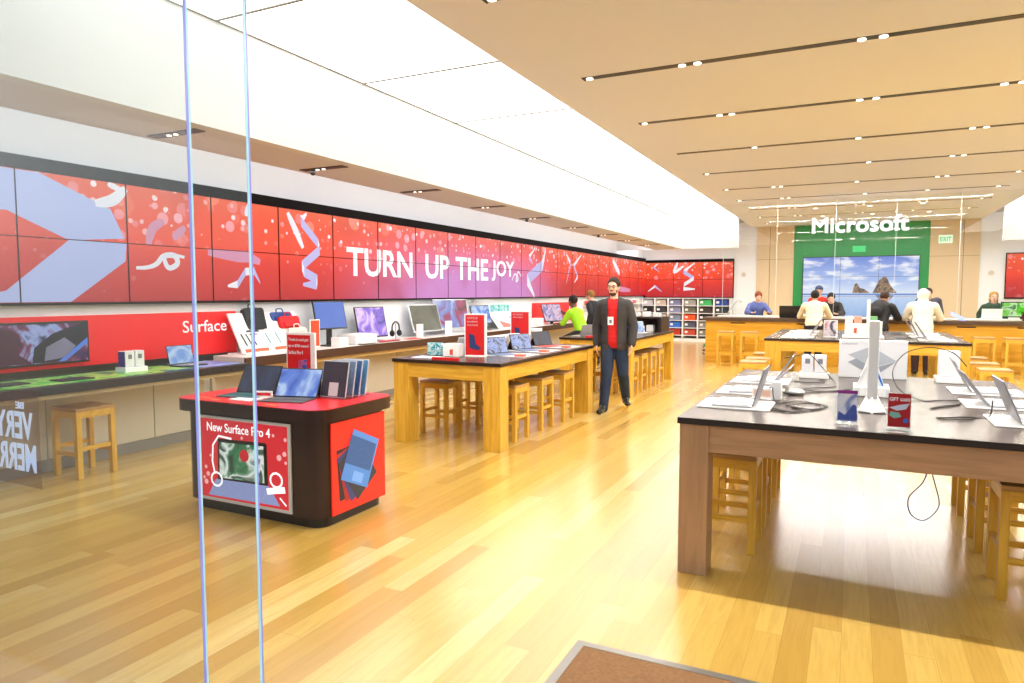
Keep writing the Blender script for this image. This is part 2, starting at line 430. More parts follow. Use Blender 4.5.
# recessed light slots in the beige ceiling
LAMPW = M('spot_lens', '#fff6e6', .3, emit=3, var=0)
slots = [(4.5, 'nearest, mostly above the frame'), (6.55, 'second from the front'), (8.55, 'third from the front'), (10.63, 'fourth from the front'), (12.62, 'fifth from the front'), (14.72, 'sixth from the front'), (16.55, 'seventh, just before the glass'),
         (18.5, 'eighth, beyond the glass'), (20.4, 'ninth, beyond the glass'), (22.2, 'closest to the back wall')]
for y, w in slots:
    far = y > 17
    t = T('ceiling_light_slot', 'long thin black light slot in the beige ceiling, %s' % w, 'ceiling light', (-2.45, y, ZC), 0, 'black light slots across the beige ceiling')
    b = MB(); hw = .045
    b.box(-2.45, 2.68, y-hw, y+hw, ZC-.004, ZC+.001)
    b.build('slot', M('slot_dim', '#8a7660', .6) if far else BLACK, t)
    b = MB()
    for x0 in (-2.45, 2.67): b.box(x0, x0+.012, y-hw-.006, y+hw+.006, ZC-.008, ZC-.001)
    b.build('end_cap', BLACK, t)
    for x in (-2.38, -1.48, -1.34, 0.0, .16, 1.3, 1.45, 2.5):
        if random.random() < .25 and y > 9: continue
        s = MB(); s.cone((x, y, ZC-.012), (x, y, ZC-.004), .034 if not far else .02, seg=14); s.build('lamp', LAMPW, t)
for i, y in enumerate((3.87, 5.6, 7.37, 9.16, 10.86, 12.75, 14.6, 16.4, 18.2)):
    t = T('soffit_light_slot', '%s short dark light slot in the lowered ceiling strip above the video wall' % (ords[i] if i < 8 else 'farthest'), 'ceiling light', (-5.2, y, 2.88), 0, 'short light slots in the lowered strip')
    MB().box(-5.2, -4.64, y-.05, y+.05, 2.872, 2.88).build('slot', M('soffit_slot_dark', '#3a2f2a', .6), t)
    for x in (-5.0, -4.92):
        s = MB(); s.cone((x, y, 2.866), (x, y, 2.872), .018, seg=14); s.build('lamp', LAMPW, t)
    if i in (1, 6, 4): MB().ball((-5.08, y+.02, 2.85), .03).build('camera_dome', BLACK, t)
# ceiling domes seen beyond the partition
for i, (x, y) in enumerate(((-.9, 18.9), (.3, 18.9), (1.4, 18.9), (-.8, 20.9), (.4, 20.9), (1.7, 20.9))):
    tag(MB().cone((x, y, ZC-.01), (x, y, ZC), .05, seg=14).build('ceiling_spot', LAMPW), 'small round white spotlight in the ceiling beyond the glass, %s' % ['front row left', 'front row middle', 'front row right', 'back row left', 'back row middle', 'back row right'][i], 'ceiling light', 'small round spotlights beyond the partition')

# ------------------------------------------------------------------ video wall
VID = video_mat(); DK = M('screen_bezel', '#0c0507', .8, spec=.2)
vw = T('video_wall', 'long red video wall reading TURN UP THE JOY wrapping the left and back walls', 'video wall', (-6.5, 1.6, 1.5))
MB().box(-6.5, -6.42, 1.52, 23.44, 1.49, 2.78).build('backing', DK, vw)
MB().box(-6.5, -3.5, 23.445, 23.5, 1.44, 2.72).build('return_backing', DK, vw)
for k in range(22):
    y0 = 1.46+k*1.0
    if y0 > 23.3: break
    for r in range(2):
        MB().box(-6.43, -6.415, max(y0, 1.52)+.006, min(y0+.994, 23.42), 1.515+.575*r, 1.515+.575*r+.567).build('screen_panel', VID, vw)
for k in range(3):
    x0 = -6.43+k*.97
    for r in range(2):
        MB().box(x0+.006, x0+.962, 23.43, 23.442, 1.47+.58*r, 1.47+.58*r+.572).build('screen_panel', VID, vw)
FL = frame((-6.413, 0, 0), (0, 1, 0), (0, 0, 1))         # left wall plane: u = y, v = z
FB = frame((0, 23.426, 0), (1, 0, 0), (0, 0, 1))
def poly_on(pts, F, name, m=RIB, parent=vw): return flat(pts, F, m, name, parent, .001)
BROAD = M('broad_ribbon_blue', '#b8c2f6', .5, emit=.85, var=.16, vs=.8)
poly_on([(2.2, 2.66), (3.66, 2.65), (4.3, 2.4), (4.43, 2.13), (3.89, 2.08), (3.38, 2.3), (2.2, 2.2)], FL, 'broad_ribbon', BROAD)
poly_on([(3.89, 2.08), (4.45, 2.09), (4.43, 1.91), (3.89, 1.52), (2.9, 1.52), (3.35, 1.62)], FL, 'broad_ribbon', BROAD)
PINK = M('pink_ribbon', '#ec9cc0', .5, emit=.7, var=.15, vs=2)
RIBS = M('ribbon_shade', '#bdb8ea', .5, emit=.85, var=.12, vs=1.2)
def rib(path, w, F=FL, m=RIB, fold=False):
    """ribbon in the picture; fold=True keeps the sharp folds of a zigzag streamer and shades every other run"""
    if fold:
        b = MB(); 
        for k in range(len(path)-1):
            (u0, v0), (u1, v1) = path[k], path[k+1]
            w0 = w*(.3 if k == 0 else 1); w1 = w*(.3 if k == len(path)-2 else 1)
            b.mat(m if k % 2 == 0 else RIBS)
            b.prism([(u0, v0-w0/2), (u1, v1-w1/2), (u1, v1+w1/2), (u0, v0+w0/2)], .0005, F @ Matrix.Translation((0, 0, .002+.0006*k)))
        return b.build('ribbon', None, vw)
    p = [V(q) for q in path]; out = []
    for i in range(len(p)-1):
        for k in range(5):
            t = k/5; a = p[max(0, i-1)]; b_ = p[i]; c = p[i+1]; d = p[min(len(p)-1, i+2)]
            out.append(.5*((2*b_)+(c-a)*t+(2*a-5*b_+4*c-d)*t*t+(3*b_-a-3*c+d)*t**3))
    out.append(p[-1]); n = len(out)
    ws = [w*(.3+.7*math.sin(math.pi*(.1+.8*i/(n-1)))) for i in range(n)]
    b = MB(); b.strip([(q.x, q.y) for q in out], ws, F @ Matrix.Translation((0, 0, .002)))
    return b.build('ribbon', m, vw)
rib([(4.15, 2.44), (4.32, 2.49), (4.46, 2.62)], .11); rib([(4.4, 2.6), (4.28, 2.64)], .06)
rib([(4.54, 1.85), (4.67, 1.86), (4.77, 1.9), (4.85, 1.98), (4.98, 1.99), (5.01, 1.91), (4.92, 1.86), (4.87, 1.91), (4.88, 2.0), (5.1, 1.98)], .06)
rib([(4.68, 2.09), (4.74, 2.26), (4.87, 2.34)], .1, m=PINK); rib([(4.97, 2.17), (5.12, 2.3)], .09, m=PINK)
rib([(5.66, 1.68), (5.80, 1.7), (5.92, 1.85), (6.05, 1.86), (6.14, 1.72)], .09, fold=True); rib([(6.0, 2.64), (5.95, 2.5)], .07)
rib([(5.4, 2.05), (5.8, 2.02), (5.96, 2.02), (6.15, 1.97)], .13, m=PINK)
rib([(6.62, 2.61), (6.74, 2.42), (6.88, 2.18)], .09)
rib([(6.96, 2.63), (6.85, 2.52), (7.16, 2.26), (7.19, 2.17), (6.85, 1.95), (6.89, 1.87), (7.13, 1.78), (7.11, 1.71), (6.86, 1.71)], .13, fold=True)
rib([(14.14, 2.58), (13.85, 2.38), (14.05, 2.24)], .1, fold=True); rib([(14.77, 2.61), (14.58, 2.23), (13.75, 1.89), (14.14, 1.53)], .26, fold=True)
rib([(16.06, 2.56), (16.34, 2.35), (16.07, 1.85)], .14, fold=True); rib([(17.12, 2.6), (16.57, 2.3), (16.85, 2.02), (16.62, 1.87)], .1, fold=True)
rib([(19.75, 2.56), (20.45, 2.18)], .18); rib([(19.4, 1.78), (20.6, 1.72), (21.6, 1.68)], .16, m=PINK)
rib([(-5.99, 2.6), (-6.14, 2.47), (-5.95, 2.32)], .07, FB, fold=True); rib([(-6.33, 1.65), (-6.09, 1.83), (-5.86, 1.65)], .09, FB, fold=True)
rib([(-5.33, 2.62), (-5.43, 2.3), (-5.13, 2.5)], .1, FB)
rib([(-4.76, 2.6), (-5.13, 2.31), (-4.78, 2.09), (-5.1, 1.88), (-5.12, 1.74), (-4.74, 1.73)], .13, FB, fold=True)
for s_, y0, y1, z0, z1 in (('TURN', 7.74, 9.36, 1.84, 2.25), ('UP', 9.74, 10.5, 1.84, 2.25), ('THE', 10.72, 11.95, 1.84, 2.25), ('JOY', 12.1, 13.1, 1.84, 2.25)):
    text(s_, FL @ Matrix.Translation((y0, z0, .001)), y1-y0, z1-z0, LETB, 'lettering', vw, bold=.02)
rib([(13.0, 1.86), (13.15, 2.0), (13.3, 1.9), (13.2, 1.85), (13.3, 2.05), (13.45, 1.95)], .05)

b = MB()
for k in range(1, 22): b.box(-6.4105, -6.4095, 1.46+k-.006, 1.46+k+.006, 1.515, 2.66)
b.box(-6.4105, -6.4095, 1.52, 23.42, 2.082, 2.09)
b.build('bezel_grid', DK, vw)
# right return screen
rw = T('wall_screen', 'red screen on the back wall at the right edge of the picture', 'screen', (3.8, 23.44, 1.46))
MB().box(3.8, 6.9, 23.45, 23.5, 1.44, 2.72).build('backing', DK, rw)
for k in range(3): MB().box(3.82+k*1.02, 4.82+k*1.02, 23.44, 23.452, 1.48, 2.69).build('screen_panel', VID, rw)
# beach picture screen
bs = T('beach_video_wall', 'large screen of nine panels showing a blue beach and sea rocks on the green wall', 'video wall', (.14, 23.4, .9))
MB().box(-1.43, 1.72, 23.38, 23.45, .86, 2.71).build('backing', BLACK, bs)
BM_ = beach_mat()
for i in range(3):
    for j in range(3):
        MB().box(-1.41+i*1.04+.004, -1.41+(i+1)*1.04-.004, 23.37, 23.381, .89+.6*j+.004, .89+.6*(j+1)-.004).build('screen_panel', BM_, bs)
FBE = frame((0, 23.368, 0), (1, 0, 0), (0, 0, 1))
ROCK = picture_mat('rock_picture', ['#2a2430', '#6a4c40', '#b08a60', '#3c4030'], 9, .75)
flat([(-.02, 1.6), (.04, 1.88), (.1, 1.9), (.18, 1.75), (.3, 1.72), (.4, 1.64), (.45, 1.6)], FBE, ROCK, 'rock_picture', bs)
flat([(.52, 1.6), (.6, 1.78), (.68, 1.98), (.8, 2.08), (.86, 2.1), (.93, 1.96), (1.0, 1.8), (1.1, 1.68), (1.16, 1.6)], FBE, ROCK, 'rock_picture', bs)
flat([(.6, 1.53), (1.1, 1.53), (.95, 1.38), (.75, 1.36)], FBE, picture_mat('rock_reflection', ['#6484b8', '#a89a94', '#5a74a8'], 9, .7), 'rock_picture', bs)
flat([(-.64, 1.3), (-.6, 1.62), (-.56, 1.3)], FBE, M('wader_dark', '#20304a', .5, emit=.4), 'figure_picture', bs)
# exit sign, wall sensors
es = T('exit_sign', 'green lit EXIT sign on the beige wall right of the green feature wall', 'exit sign', (2.33, 23.4, 3.04))
MB().box(2.17, 2.51, 23.42, 23.47, 3.03, 3.26).build('housing', M('exit_case', '#d8f4e4', .4, emit=.4), es, bevel=.008)
text('EXIT', frame((2.2, 23.418, 3.08), (1, 0, 0), (0, 0, 1)), .28, .13, M('exit_green', '#19c06a', .4, emit=.9, var=0), 'lettering', es, bold=.02)
for x, z, l in ((3.47, 2.17, 'right'), (-3.2, 2.2, 'left')):
    tag(MB().cone((x, 23.46, z), (x, 23.5, z), .07, seg=20).build('wall_sensor', M('sensor_grey', '#cfcac2', .5)), 'small round grey sensor on the white wall %s of the green wall' % l, 'sensor')
es2 = T('lit_green_sign', 'small faint green lit sign on the green wall above the beach screen', 'sign', (.1, 23.4, 2.8))
MB().box(-.05, .3, 23.42, 23.45, 2.84, 3.02).build('panel', M('faint_green', '#2cc878', .4, emit=.25), es2)

# glass partition over the bar with the store sign
GP = glass_mat('partition_glass', (.98, .99, .985, 1), -.02)
gx = [-2.83, -1.63, -.4, .79, 1.97, 3.12, 4.3, 5.5]
GEDGE = M('partition_edge', '#ccd4d4', .3)
for i in range(7):
    t = T('glass_pane', 'tall clear glass pane above the bar, %s from the left' % ['first', 'second', 'third', 'fourth', 'fifth', 'sixth', 'seventh'][i], 'glass pane', (gx[i], 17.2, 1.06), 0, 'glass partition above the bar')
    MB().box(gx[i]+.012, gx[i+1]-.012, 17.2, 17.212, 1.06, 3.695).build('pane', GP, t)
    b = MB(); b.box(gx[i]+.005, gx[i]+.012, 17.198, 17.214, 1.06, 3.695); b.build('polished_edge', GEDGE, t)
ms = T('store_sign', 'white MICROSOFT-style lettering sign hung on the glass in front of the green wall', 'sign', (.08, 17.15, 2.95))
ms['label'] = 'large white raised letters of the store name in front of the green wall'
text('Microsoft', frame((-.87, 17.17, 2.95), (1, 0, 0), (0, 0, 1)), 1.9, .33, M('sign_letter_white', '#ffffff', .4, emit=1.0, var=0), 'lettering', ms, bold=.0, depth=.03)
for ch in ms.children:
    q = ch.modifiers.new('thicken', 'SOLIDIFY'); q.thickness = .014; q.offset = 1

# ------------------------------------------------------------------ left wall: graphics and counters
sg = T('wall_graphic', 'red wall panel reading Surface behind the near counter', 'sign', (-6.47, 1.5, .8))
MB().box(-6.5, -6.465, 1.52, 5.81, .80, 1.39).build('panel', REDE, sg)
text('Surface', frame((-6.463, 5.09, 1.17), (0, 1, 0), (0, 0, 1)), .58, .13, LETB, 'lettering', sg, bold=.005)
tv = T('wall_television', 'wide wall screen showing a dark purple figure and a car window at the left edge', 'television', (-6.4, 3.2, .98))
MB().box(-6.46, -6.40, 2.45, 4.03, .96, 1.345).build('housing', BLACK, tv, bevel=.006)
MB().box(-6.402, -6.396, 2.47, 4.01, .98, 1.325).build('display', picture_mat('tv_picture', ['#150a30', '#3a1a5a', '#7a2a58', '#a8b8f0', '#202050'], 3.2, .8, .2), tv)
FT = frame((-6.394, 0, 0), (0, 1, 0), (0, 0, 1))
flat([(2.9, .985), (2.95, 1.2), (3.05, 1.3), (3.25, 1.32), (3.4, 1.26), (3.45, 1.15), (3.4, 1.08), (3.52, .985)], FT, M('tv_figure', '#5a1440', .5, emit=.5, var=.3), 'figure_picture', tv, .001)
flat([(3.52, .985), (3.54, 1.12), (3.7, 1.24), (3.95, 1.325), (4.01, 1.325), (4.01, 1.18), (3.78, .985)], FT, M('tv_window', '#1a2038', .5, emit=.5, var=.3), 'window_picture', tv, .001)
flat([(3.74, .985), (4.01, 1.19), (4.01, 1.14), (3.8, .985)], FT, M('tv_blue', '#5a8af0', .5, emit=.8), 'window_picture', tv, .0015)
flat([(3.62, 1.0), (3.64, 1.12), (3.8, 1.2), (3.9, 1.12), (3.82, 1.02)], FT, M('tv_face', '#9a94b0', .5, emit=.6, var=.3), 'face_picture', tv, .0015)

c1 = T('wall_counter', 'long near wall counter with dark edge under the red Surface panel', 'counter', (-6.1, 1.5, 0))
MB().box(-6.46, -5.78, 1.52, 5.35, .775, .85).build('worktop', DARKEDGE, c1, bevel=.006)
MB().box(-6.46, -5.84, 1.5, 5.30, .735, .774).build('support_rail', wood_mat('pale_rail', '#cbb88e', '#d8c8a0', .5, axis='Y'), c1)
MB().box(-6.46, -6.40, 1.5, 5.75, .851, .92).build('upstand', DARKEDGE, c1)
FP = M('front_panel_cream', '#d2cbb8', .5, var=.03)
for y0, y1 in ((1.52, 2.55), (2.56, 3.62), (3.63, 4.68), (4.69, 5.3)):
    MB().box(-6.46, -6.42, y0, y1, .115, .735).build('front_panel', FP, c1)
MB().box(-6.46, -6.43, 1.5, 5.3, 0, .11).build('kick_board', M('kick_grey', '#8c8880', .5), c1)
MATG = picture_mat('counter_mat_print', ['#2aa040', '#58c048', '#a8d060', '#1c7a58', '#2a5a90'], 3.0, .12, .4)
tag(MB().box(-6.38, -5.84, 1.7, 4.75, .851, .856).build('counter_mat', MATG), 'green and blue printed mat laid along the near wall counter', 'mat')
tag(MB().box(-6.38, -5.84, 4.82, 5.3, .851, .856).build('counter_mat', picture_mat('blue_mat_print', ['#5a78c8', '#8aa8e0', '#b8c8e8'], 3, .1)), 'pale blue mat at the far end of the near wall counter', 'mat')

c2 = T('wall_counter', 'far wall counter with dark front running under the row of computers', 'counter', (-6.2, 5.6, 0))
MB().box(-6.49, -5.92, 5.42, 17.2, .83, .90).build('worktop', M('white_counter_top', '#e4e0da', .35), c2, bevel=.004)
MB().box(-5.925, -5.90, 5.42, 17.2, .79, .895).build('front_edge', M('brown_edge', '#4a2c18', .45), c2)
MB().box(-6.49, -5.95, 5.44, 17.2, .74, .789).build('support_rail', wood_mat('gold_rail', '#d0a860', '#e0c080', .5, axis='Y'), c2)
for k in range(10): MB().box(-6.49, -6.45, 5.44+k*1.17, 5.44+k*1.17+1.16, .10, .74).build('front_panel', FP, c2)
MB().box(-6.49, -6.46, 5.44, 17.2, 0, .1).build('kick_board', M('kick_grey'), c2)
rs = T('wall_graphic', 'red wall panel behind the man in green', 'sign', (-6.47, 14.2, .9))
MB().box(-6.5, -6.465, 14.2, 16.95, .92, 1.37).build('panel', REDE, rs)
text('O', frame((-6.463, 16.4, 1.15), (0, 1, 0), (0, 0, 1)), .3, .17, LETB, 'lettering', rs)

# ------------------------------------------------------------------ generic items
def stool():
    t = T('wooden_stool', 'x', 'stool')
    w, d, h, l = .36, .35, .61, .045
    MB().box(-w/2, w/2, -d/2, d/2, h-.028, h).build('seat', wood_mat('stool_seat', '#b0824c', '#c49a5c', .4, axis='X'), t, bevel=.004, local=True)
    b = MB()
    for s in (-1, 1):
        b.box(-w/2+l, w/2-l, s*(d/2-.012)-.01, s*(d/2-.012)+.01, h-.085, h-.029)
        b.box(s*(w/2-.012)-.01, s*(w/2-.012)+.01, -d/2+l, d/2-l, h-.085, h-.029)
    b.build('apron', OAKX, t, local=True)
    for sx in (-1, 1):
        for sy in (-1, 1):
            x, y = sx*(w/2-l/2), sy*(d/2-l/2)
            MB().box(x-l/2, x+l/2, y-l/2, y+l/2, 0, h-.029).build('leg', OAK, t, bevel=.002, local=True)
    for sy in (-1, 1):
        y = sy*(d/2-l/2); MB().box(-w/2+l, w/2-l, y-.01, y+.01, .19, .225).build('stretcher', OAKX, t, local=True)
    for sx in (-1, 1):
        x = sx*(w/2-l/2); MB().box(x-.01, x+.01, -d/2+l, d/2-l, .24, .275).build('stretcher', OAKY, t, local=True)
    return t
ST0 = stool(); _first = [True]
def put_stool(x, y, label, group, rz=0.0, sc=None):
    if _first[0]:
        _first[0] = False; o = ST0; o.location = (x, y, 0); o.rotation_euler = (0, 0, rz)
    else: o = dup(ST0, (x, y, 0), rz)
    o['label'] = label; o['group'] = group
    if sc: o.scale = sc
    return o
put_stool(-6.08, 3.75, 'single wooden stool in front of the near left wall counter', 'stools at the wall counter')
g = 'stools under the near right table'
for (x, y, w) in ((-.67, 4.51, 'front'), (-.67, 5.1, 'middle'), (-.67, 5.83, 'rear')):
    put_stool(x, y, 'wooden stool tucked under the left side of the near right table, %s one' % w, g)
for (x, y, w) in ((.9, 4.44, 'front'), (.9, 5.17, 'middle'), (.9, 5.96, 'rear')):
    put_stool(x, y, 'wooden stool at the right side of the near right table, %s one' % w, g)
g = 'stools under the table left of the walking man'
for (x, y, w) in ((-4.22, 6.72, 'first from the front'), (-4.18, 7.38, 'second from the front'), (-4.2, 8.05, 'third from the front')):
    put_stool(x, y, 'stool under the wall side of the table beside the red kiosk, %s' % w, g)
for (x, y, w) in ((-3.37, 6.73, 'nearest the corner leg'), (-3.37, 7.43, 'the middle one'), (-3.35, 8.06, 'the far one')):
    put_stool(x, y, 'stool on the aisle side of the table beside the red kiosk, %s' % w, g)
g = 'stools along the farther left table'
for i, y in enumerate((10.5, 11.05, 11.6, 12.15)):
    put_stool(-3.2, y, 'wooden stool behind the walking man at the farther left table, %s of four' % ['nearest', 'second', 'third', 'farthest'][i], g)
for i, y in enumerate((10.6, 11.3)):
    put_stool(-3.95, y, 'wooden stool under the left side of the farther left table, %s one' % ['near', 'far'][i], g)
g = 'stools around the far centre table'
for i, y in enumerate((10.55, 11.13, 12.1)):
    put_stool(-1.27, y, 'pale topped stool at the left side of the far centre table, %s one' % ['near', 'middle', 'far'][i], g)
    put_stool(1.69, y+.3 if i == 0 else y+.62, 'pale topped stool at the right side of the far centre table, %s one' % ['near', 'middle', 'far'][i], g)
g = 'tall stools in front of the bar'
for x, w in ((-2.5, 'leftmost, by the bar corner'), (-2.0, 'second from the bar corner'), (1.76, 'just right of the far centre table'), (2.27, 'second right of the far centre table'), (2.78, 'at the right edge of the picture')):
    put_stool(x, 15.85, 'tall wooden stool in front of the bar, %s' % w, g, sc=(1, 1, 1.24))

def table(name, label, x0, x1, y0, y1, h=.9, leg=.16, woods=(OAK, OAKX, OAKY), loc=None):
    t = T('display_table', label, 'table', ((x0+x1)/2, (y0+y1)/2, 0))
    b = MB(); b.mat(DARKEDGE).box(x0, x1, y0, y1, h-.035, h-.001); b.mat(DARKTOP).box(x0+.001, x1-.001, y0+.001, y1-.001, h-.001, h)
    b.build('tabletop', None, t, bevel=.002)
    o = .012
    for x in (x0+o, x1-o-leg):
        for y in (y0+o, y1-o-leg):
            MB().box(x, x+leg, y, y+leg, 0, h-.036).build('leg', woods[0], t, bevel=.003)
    for y in (y0+o+.015, y1-o-.055):
        MB().box(x0+o+leg, x1-o-leg, y, y+.04, h-.19, h-.036).build('apron', woods[1], t)
    for x in (x0+o+.015, x1-o-.055):
        MB().box(x, x+.04, y0+o+leg, y1-o-leg, h-.19, h-.036).build('apron', woods[2], t)
    return t
table('t', 'large near right display table with dark top and legs browned for shade, covered in laptops', -.87, 1.13, 3.88, 6.6, woods=(ASH, SHADEWOODX, OAKY))
table('t', 'display table with golden legs between the red kiosk and the walking man', -4.42, -3.11, 6.05, 8.82, leg=.19)
table('t', 'farther left display table directly behind the walking man', -4.17, -2.98, 10.15, 12.92, leg=.16)
table('t', 'far centre display table with dark top in front of the bar', -1.22, 1.5, 11.35, 14.4, leg=.24)

# bar
bar = T('service_bar', 'long yellow wooden bar with a dark top in front of the glass partition', 'bar counter', (0, 16.4, 0))
MB().box(-3.06, 7.0, 16.42, 16.5, 0, .96).build('front_panel', wood_mat('bar_front', '#d29a20', '#e2ae38', .35, axis='X', scale=.5), bar)
MB().box(-3.06, -3.0, 16.5, 17.5, 0, .96).build('end_panel', wood_mat('bar_front'  , '', ''), bar)
MB().box(-3.12, 7.0, 16.36, 17.0, .96, 1.04).build('bar_top', M('bar_top_dark', '#54402c', .35), bar, bevel=.004)
MB().box(-2.9, 7.0, 17.0, 17.55, 1.0, 1.06).build('rear_shelf', M('bar_shelf_white', '#e8e4dc', .4), bar, bevel=.004)
for x in (-2.5, -1.1, 1.9, 2.9): MB().box(x, x+.32, 16.415, 16.42, .905, .93).build('grommet_slot', BLACK, bar)

# ------------------------------------------------------------------ red kiosk
kx0, kx1, ky0, ky1 = -4.48, -3.15, 3.50, 4.26
def rrect(x0, x1, y0, y1, r, n=6):
    out = []
    for cx, cy, a0 in ((x1-r, y0+r, -90), (x1-r, y1-r, 0), (x0+r, y1-r, 90), (x0+r, y0+r, 180)):
        for k in range(n+1):
            a = R(a0+90*k/n); out.append((cx+r*math.cos(a), cy+r*math.sin(a)))
    return out
ki = T('display_kiosk', 'low dark brown kiosk with red top and lit holiday posters near the glass', 'kiosk', ((kx0+kx1)/2, (ky0+ky1)/2, 0))
KD = M('kiosk_brown', '#2c1512', .3, var=.08)
MB().prism(rrect(kx0+.04, kx1-.03, ky0+.03, ky1-.03, .1), .07, Matrix.Translation((0, 0, 0))).build('plinth', M('plinth_black', '#150d0b', .4), ki)
MB().prism(rrect(kx0, kx1, ky0, ky1, .13), .66, Matrix.Translation((0, 0, .07))).build('body', KD, ki, sm=True, auto=True)
MB().prism(rrect(kx0-.06, kx1+.04, ky0-.05, ky1+.06, .14), .085, Matrix.Translation((0, 0, .735))).build('top', KD, ki, sm=True, auto=True)
MB().prism(rrect(kx0-.055, kx1+.035, ky0-.045, ky1+.055, .135), .004, Matrix.Translation((0, 0, .82))).build('red_surface', M('kiosk_red_top', '#d62326', .3, var=.05), ki)
# front poster (lit)
FK = frame((0, ky0, 0), (1, 0, 0), (0, 0, 1))
po = MB().box(-4.30, -3.40, ky0-.014, ky0, .04+.045, .71).build('poster_frame', M('poster_frame_grey', '#c9c9cc', .35), ki, bevel=.003)
KR = M('lit_poster_red', '#e02a38', .4, emit=.75, var=.12, vs=2)
FK2 = FK @ Matrix.Translation((0, 0, .0145))
flat(rect(-4.275, -3.425, .11, .69), FK2, KR, 'poster', po)
FK3 = FK @ Matrix.Translation((0, 0, .0170))
text('New Surface Pro 4', FK3 @ Matrix.Translation((-4.2, .60, 0)), .62, .065, LETB, 'lettering', po, bold=.01, depth=.001)
flat([(-4.09, .535), (-4.10, .55), (-3.63, .56), (-3.615, .55), (-3.61, .26), (-4.1, .25)], FK3, BLACK, 'laptop_picture', po, .001)
FK4 = FK @ Matrix.Translation((0, 0, .0182))
flat([(-4.075, .525), (-3.645, .535), (-3.64, .275), (-4.08, .265)], FK4, picture_mat('tree_picture', ['#103828', '#2c7a4c', '#e8f0e8', '#1c4a3a', '#8ac0a0'], 5, .8), 'screen_picture', po, .001)
flat(circ(-3.83, .45, .045), FK @ Matrix.Translation((0, 0, .0194)), M('bauble', '#d01828', .4, emit=.8), 'bauble_picture', po, .0006)
flat([(-4.12, .25), (-3.60, .26), (-3.5, .13), (-4.2, .125)], FK4, M('poster_keys', '#9aa6d8', .5, emit=.7, var=.2, vs=60), 'keyboard_picture', po, .001)
F5 = FK @ Matrix.Translation((0, 0, .0202))
def pr_(path, w): b = MB(); b.strip(path, w, F5); return b.build('ribbon_picture', LETB, po)
pr_([(-3.95, .56), (-4.08, .57), (-4.14, .5), (-4.15, .38), (-4.13, .3)], .016)
for cx, cy in ((-4.11, .25), (-3.53, .31)):
    pr_([(cx+.055*math.cos(a/12*2*math.pi), cy+.05*math.sin(a/12*2*math.pi)) for a in range(13)], .016)
pr_([(-3.62, .22), (-3.52, .24), (-3.45, .25)], .045); pr_([(-3.5, .19), (-3.44, .14)], .012)
b = MB()
for k, (x, y, r) in enumerate(((-3.5, .47, .022), (-3.45, .50, .018), (-3.44, .6, .014), (-3.55, .62, .012), (-4.22, .33, .014), (-4.2, .28, .018), (-4.22, .22, .02), (-4.24, .25, .012), (-3.42+-.02, .44, .012), (-3.85, .575, .012), (-4.17, .42, .01))):
    b.prism(circ(x, y, r, 12), .0006, FK4)
b.build('light_dots', M('bokeh_pink', '#ffb8b8', .5, emit=.8), po)
# right poster
FR = frame((kx1, 0, 0), (0, 1, 0), (0, 0, 1))
pr = MB().box(kx1, kx1+.012, 3.6, 4.19, .075, .715).build('side_poster', M('side_poster_red', '#e0281c', .4, emit=.3, var=.04), ki)
def rotrect(cx, cy, w, h, a):
    c, s = math.cos(R(a)), math.sin(R(a))
    return [(cx+x*c-y*s, cy+x*s+y*c) for x, y in ((-w/2, -h/2), (w/2, -h/2), (w/2, h/2), (-w/2, h/2))]
for k, (a, c, dx) in enumerate(((4, '#2a1c22', -.075), (14, '#a02a28', -.05), (24, '#3a3c70', -.03), (34, '#33343c', .0))):
    flat(rotrect(3.87+dx, .35, .27, .36, a), FR @ Matrix.Translation((0, 0, .0125+.0012*k)), M('cover_pic_%d' % k, c, .5, emit=.2), 'cover_picture', pr, .001)
flat(rotrect(3.895, .415, .31, .36, -24), FR @ Matrix.Translation((0, 0, .018)), M('cover_blue', '#4a7cc0', .5, emit=.4), 'cover_picture', pr, .001)
flat(rotrect(3.90, .455, .30, .2, -24), FR @ Matrix.Translation((0, 0, .0192)), M('cover_keys', '#34588f', .5, emit=.25, var=.35, vs=70), 'keys_picture', pr, .0008)
flat(rotrect(3.86, .29, .12, .07, -24), FR @ Matrix.Translation((0, 0, .0192)), M('cover_pad', '#6a98d4', .5, emit=.4), 'touchpad_picture', pr, .0008)

# ------------------------------------------------------------------ portable computers
def laptop(label, loc, rz, w=.31, d=.215, ang=110, base=SILVER, lid=SILVER, scr=SCRB, keys=KEYS, group=None, name='laptop', plate=None):
    """hinge at local +Y, user sits at -Y; ang = opening angle from the keyboard"""
    t = T(name, label, 'laptop', loc, rz, group)
    z0 = 0.001
    MB().box(-w/2, w/2, -d/2, d/2, z0, z0+.012).build('base', base, t, bevel=.004, local=True)
    MB().box(-w/2+.02, w/2-.02, -.02, d/2-.025, z0+.0121, z0+.0145).build('keyboard', keys, t, local=True)
    MB().box(-.05, .05, -d/2+.012, -.03, z0+.0121, z0+.013).build('touchpad', SILV2, t, local=True)
    H = Matrix.Translation((0, d/2, z0+.012)) @ Matrix.Rotation(R(90-ang), 4, 'X')
    # lid local: extends +Z from hinge, display faces -Y
    b = MB().box(-w/2, w/2, 0, .008, 0, d, H).build('lid', lid, t, bevel=.003, local=True)
    s = MB().box(-w/2+.008, w/2-.008, -.0012, 0, .012, d-.008, H).build('display', scr, b, local=True)
    MB().cone((-w/2+.03, d/2, z0+.012), (w/2-.03, d/2, z0+.012), .006, seg=10).build('hinge', BLK2, t, local=True)
    return t
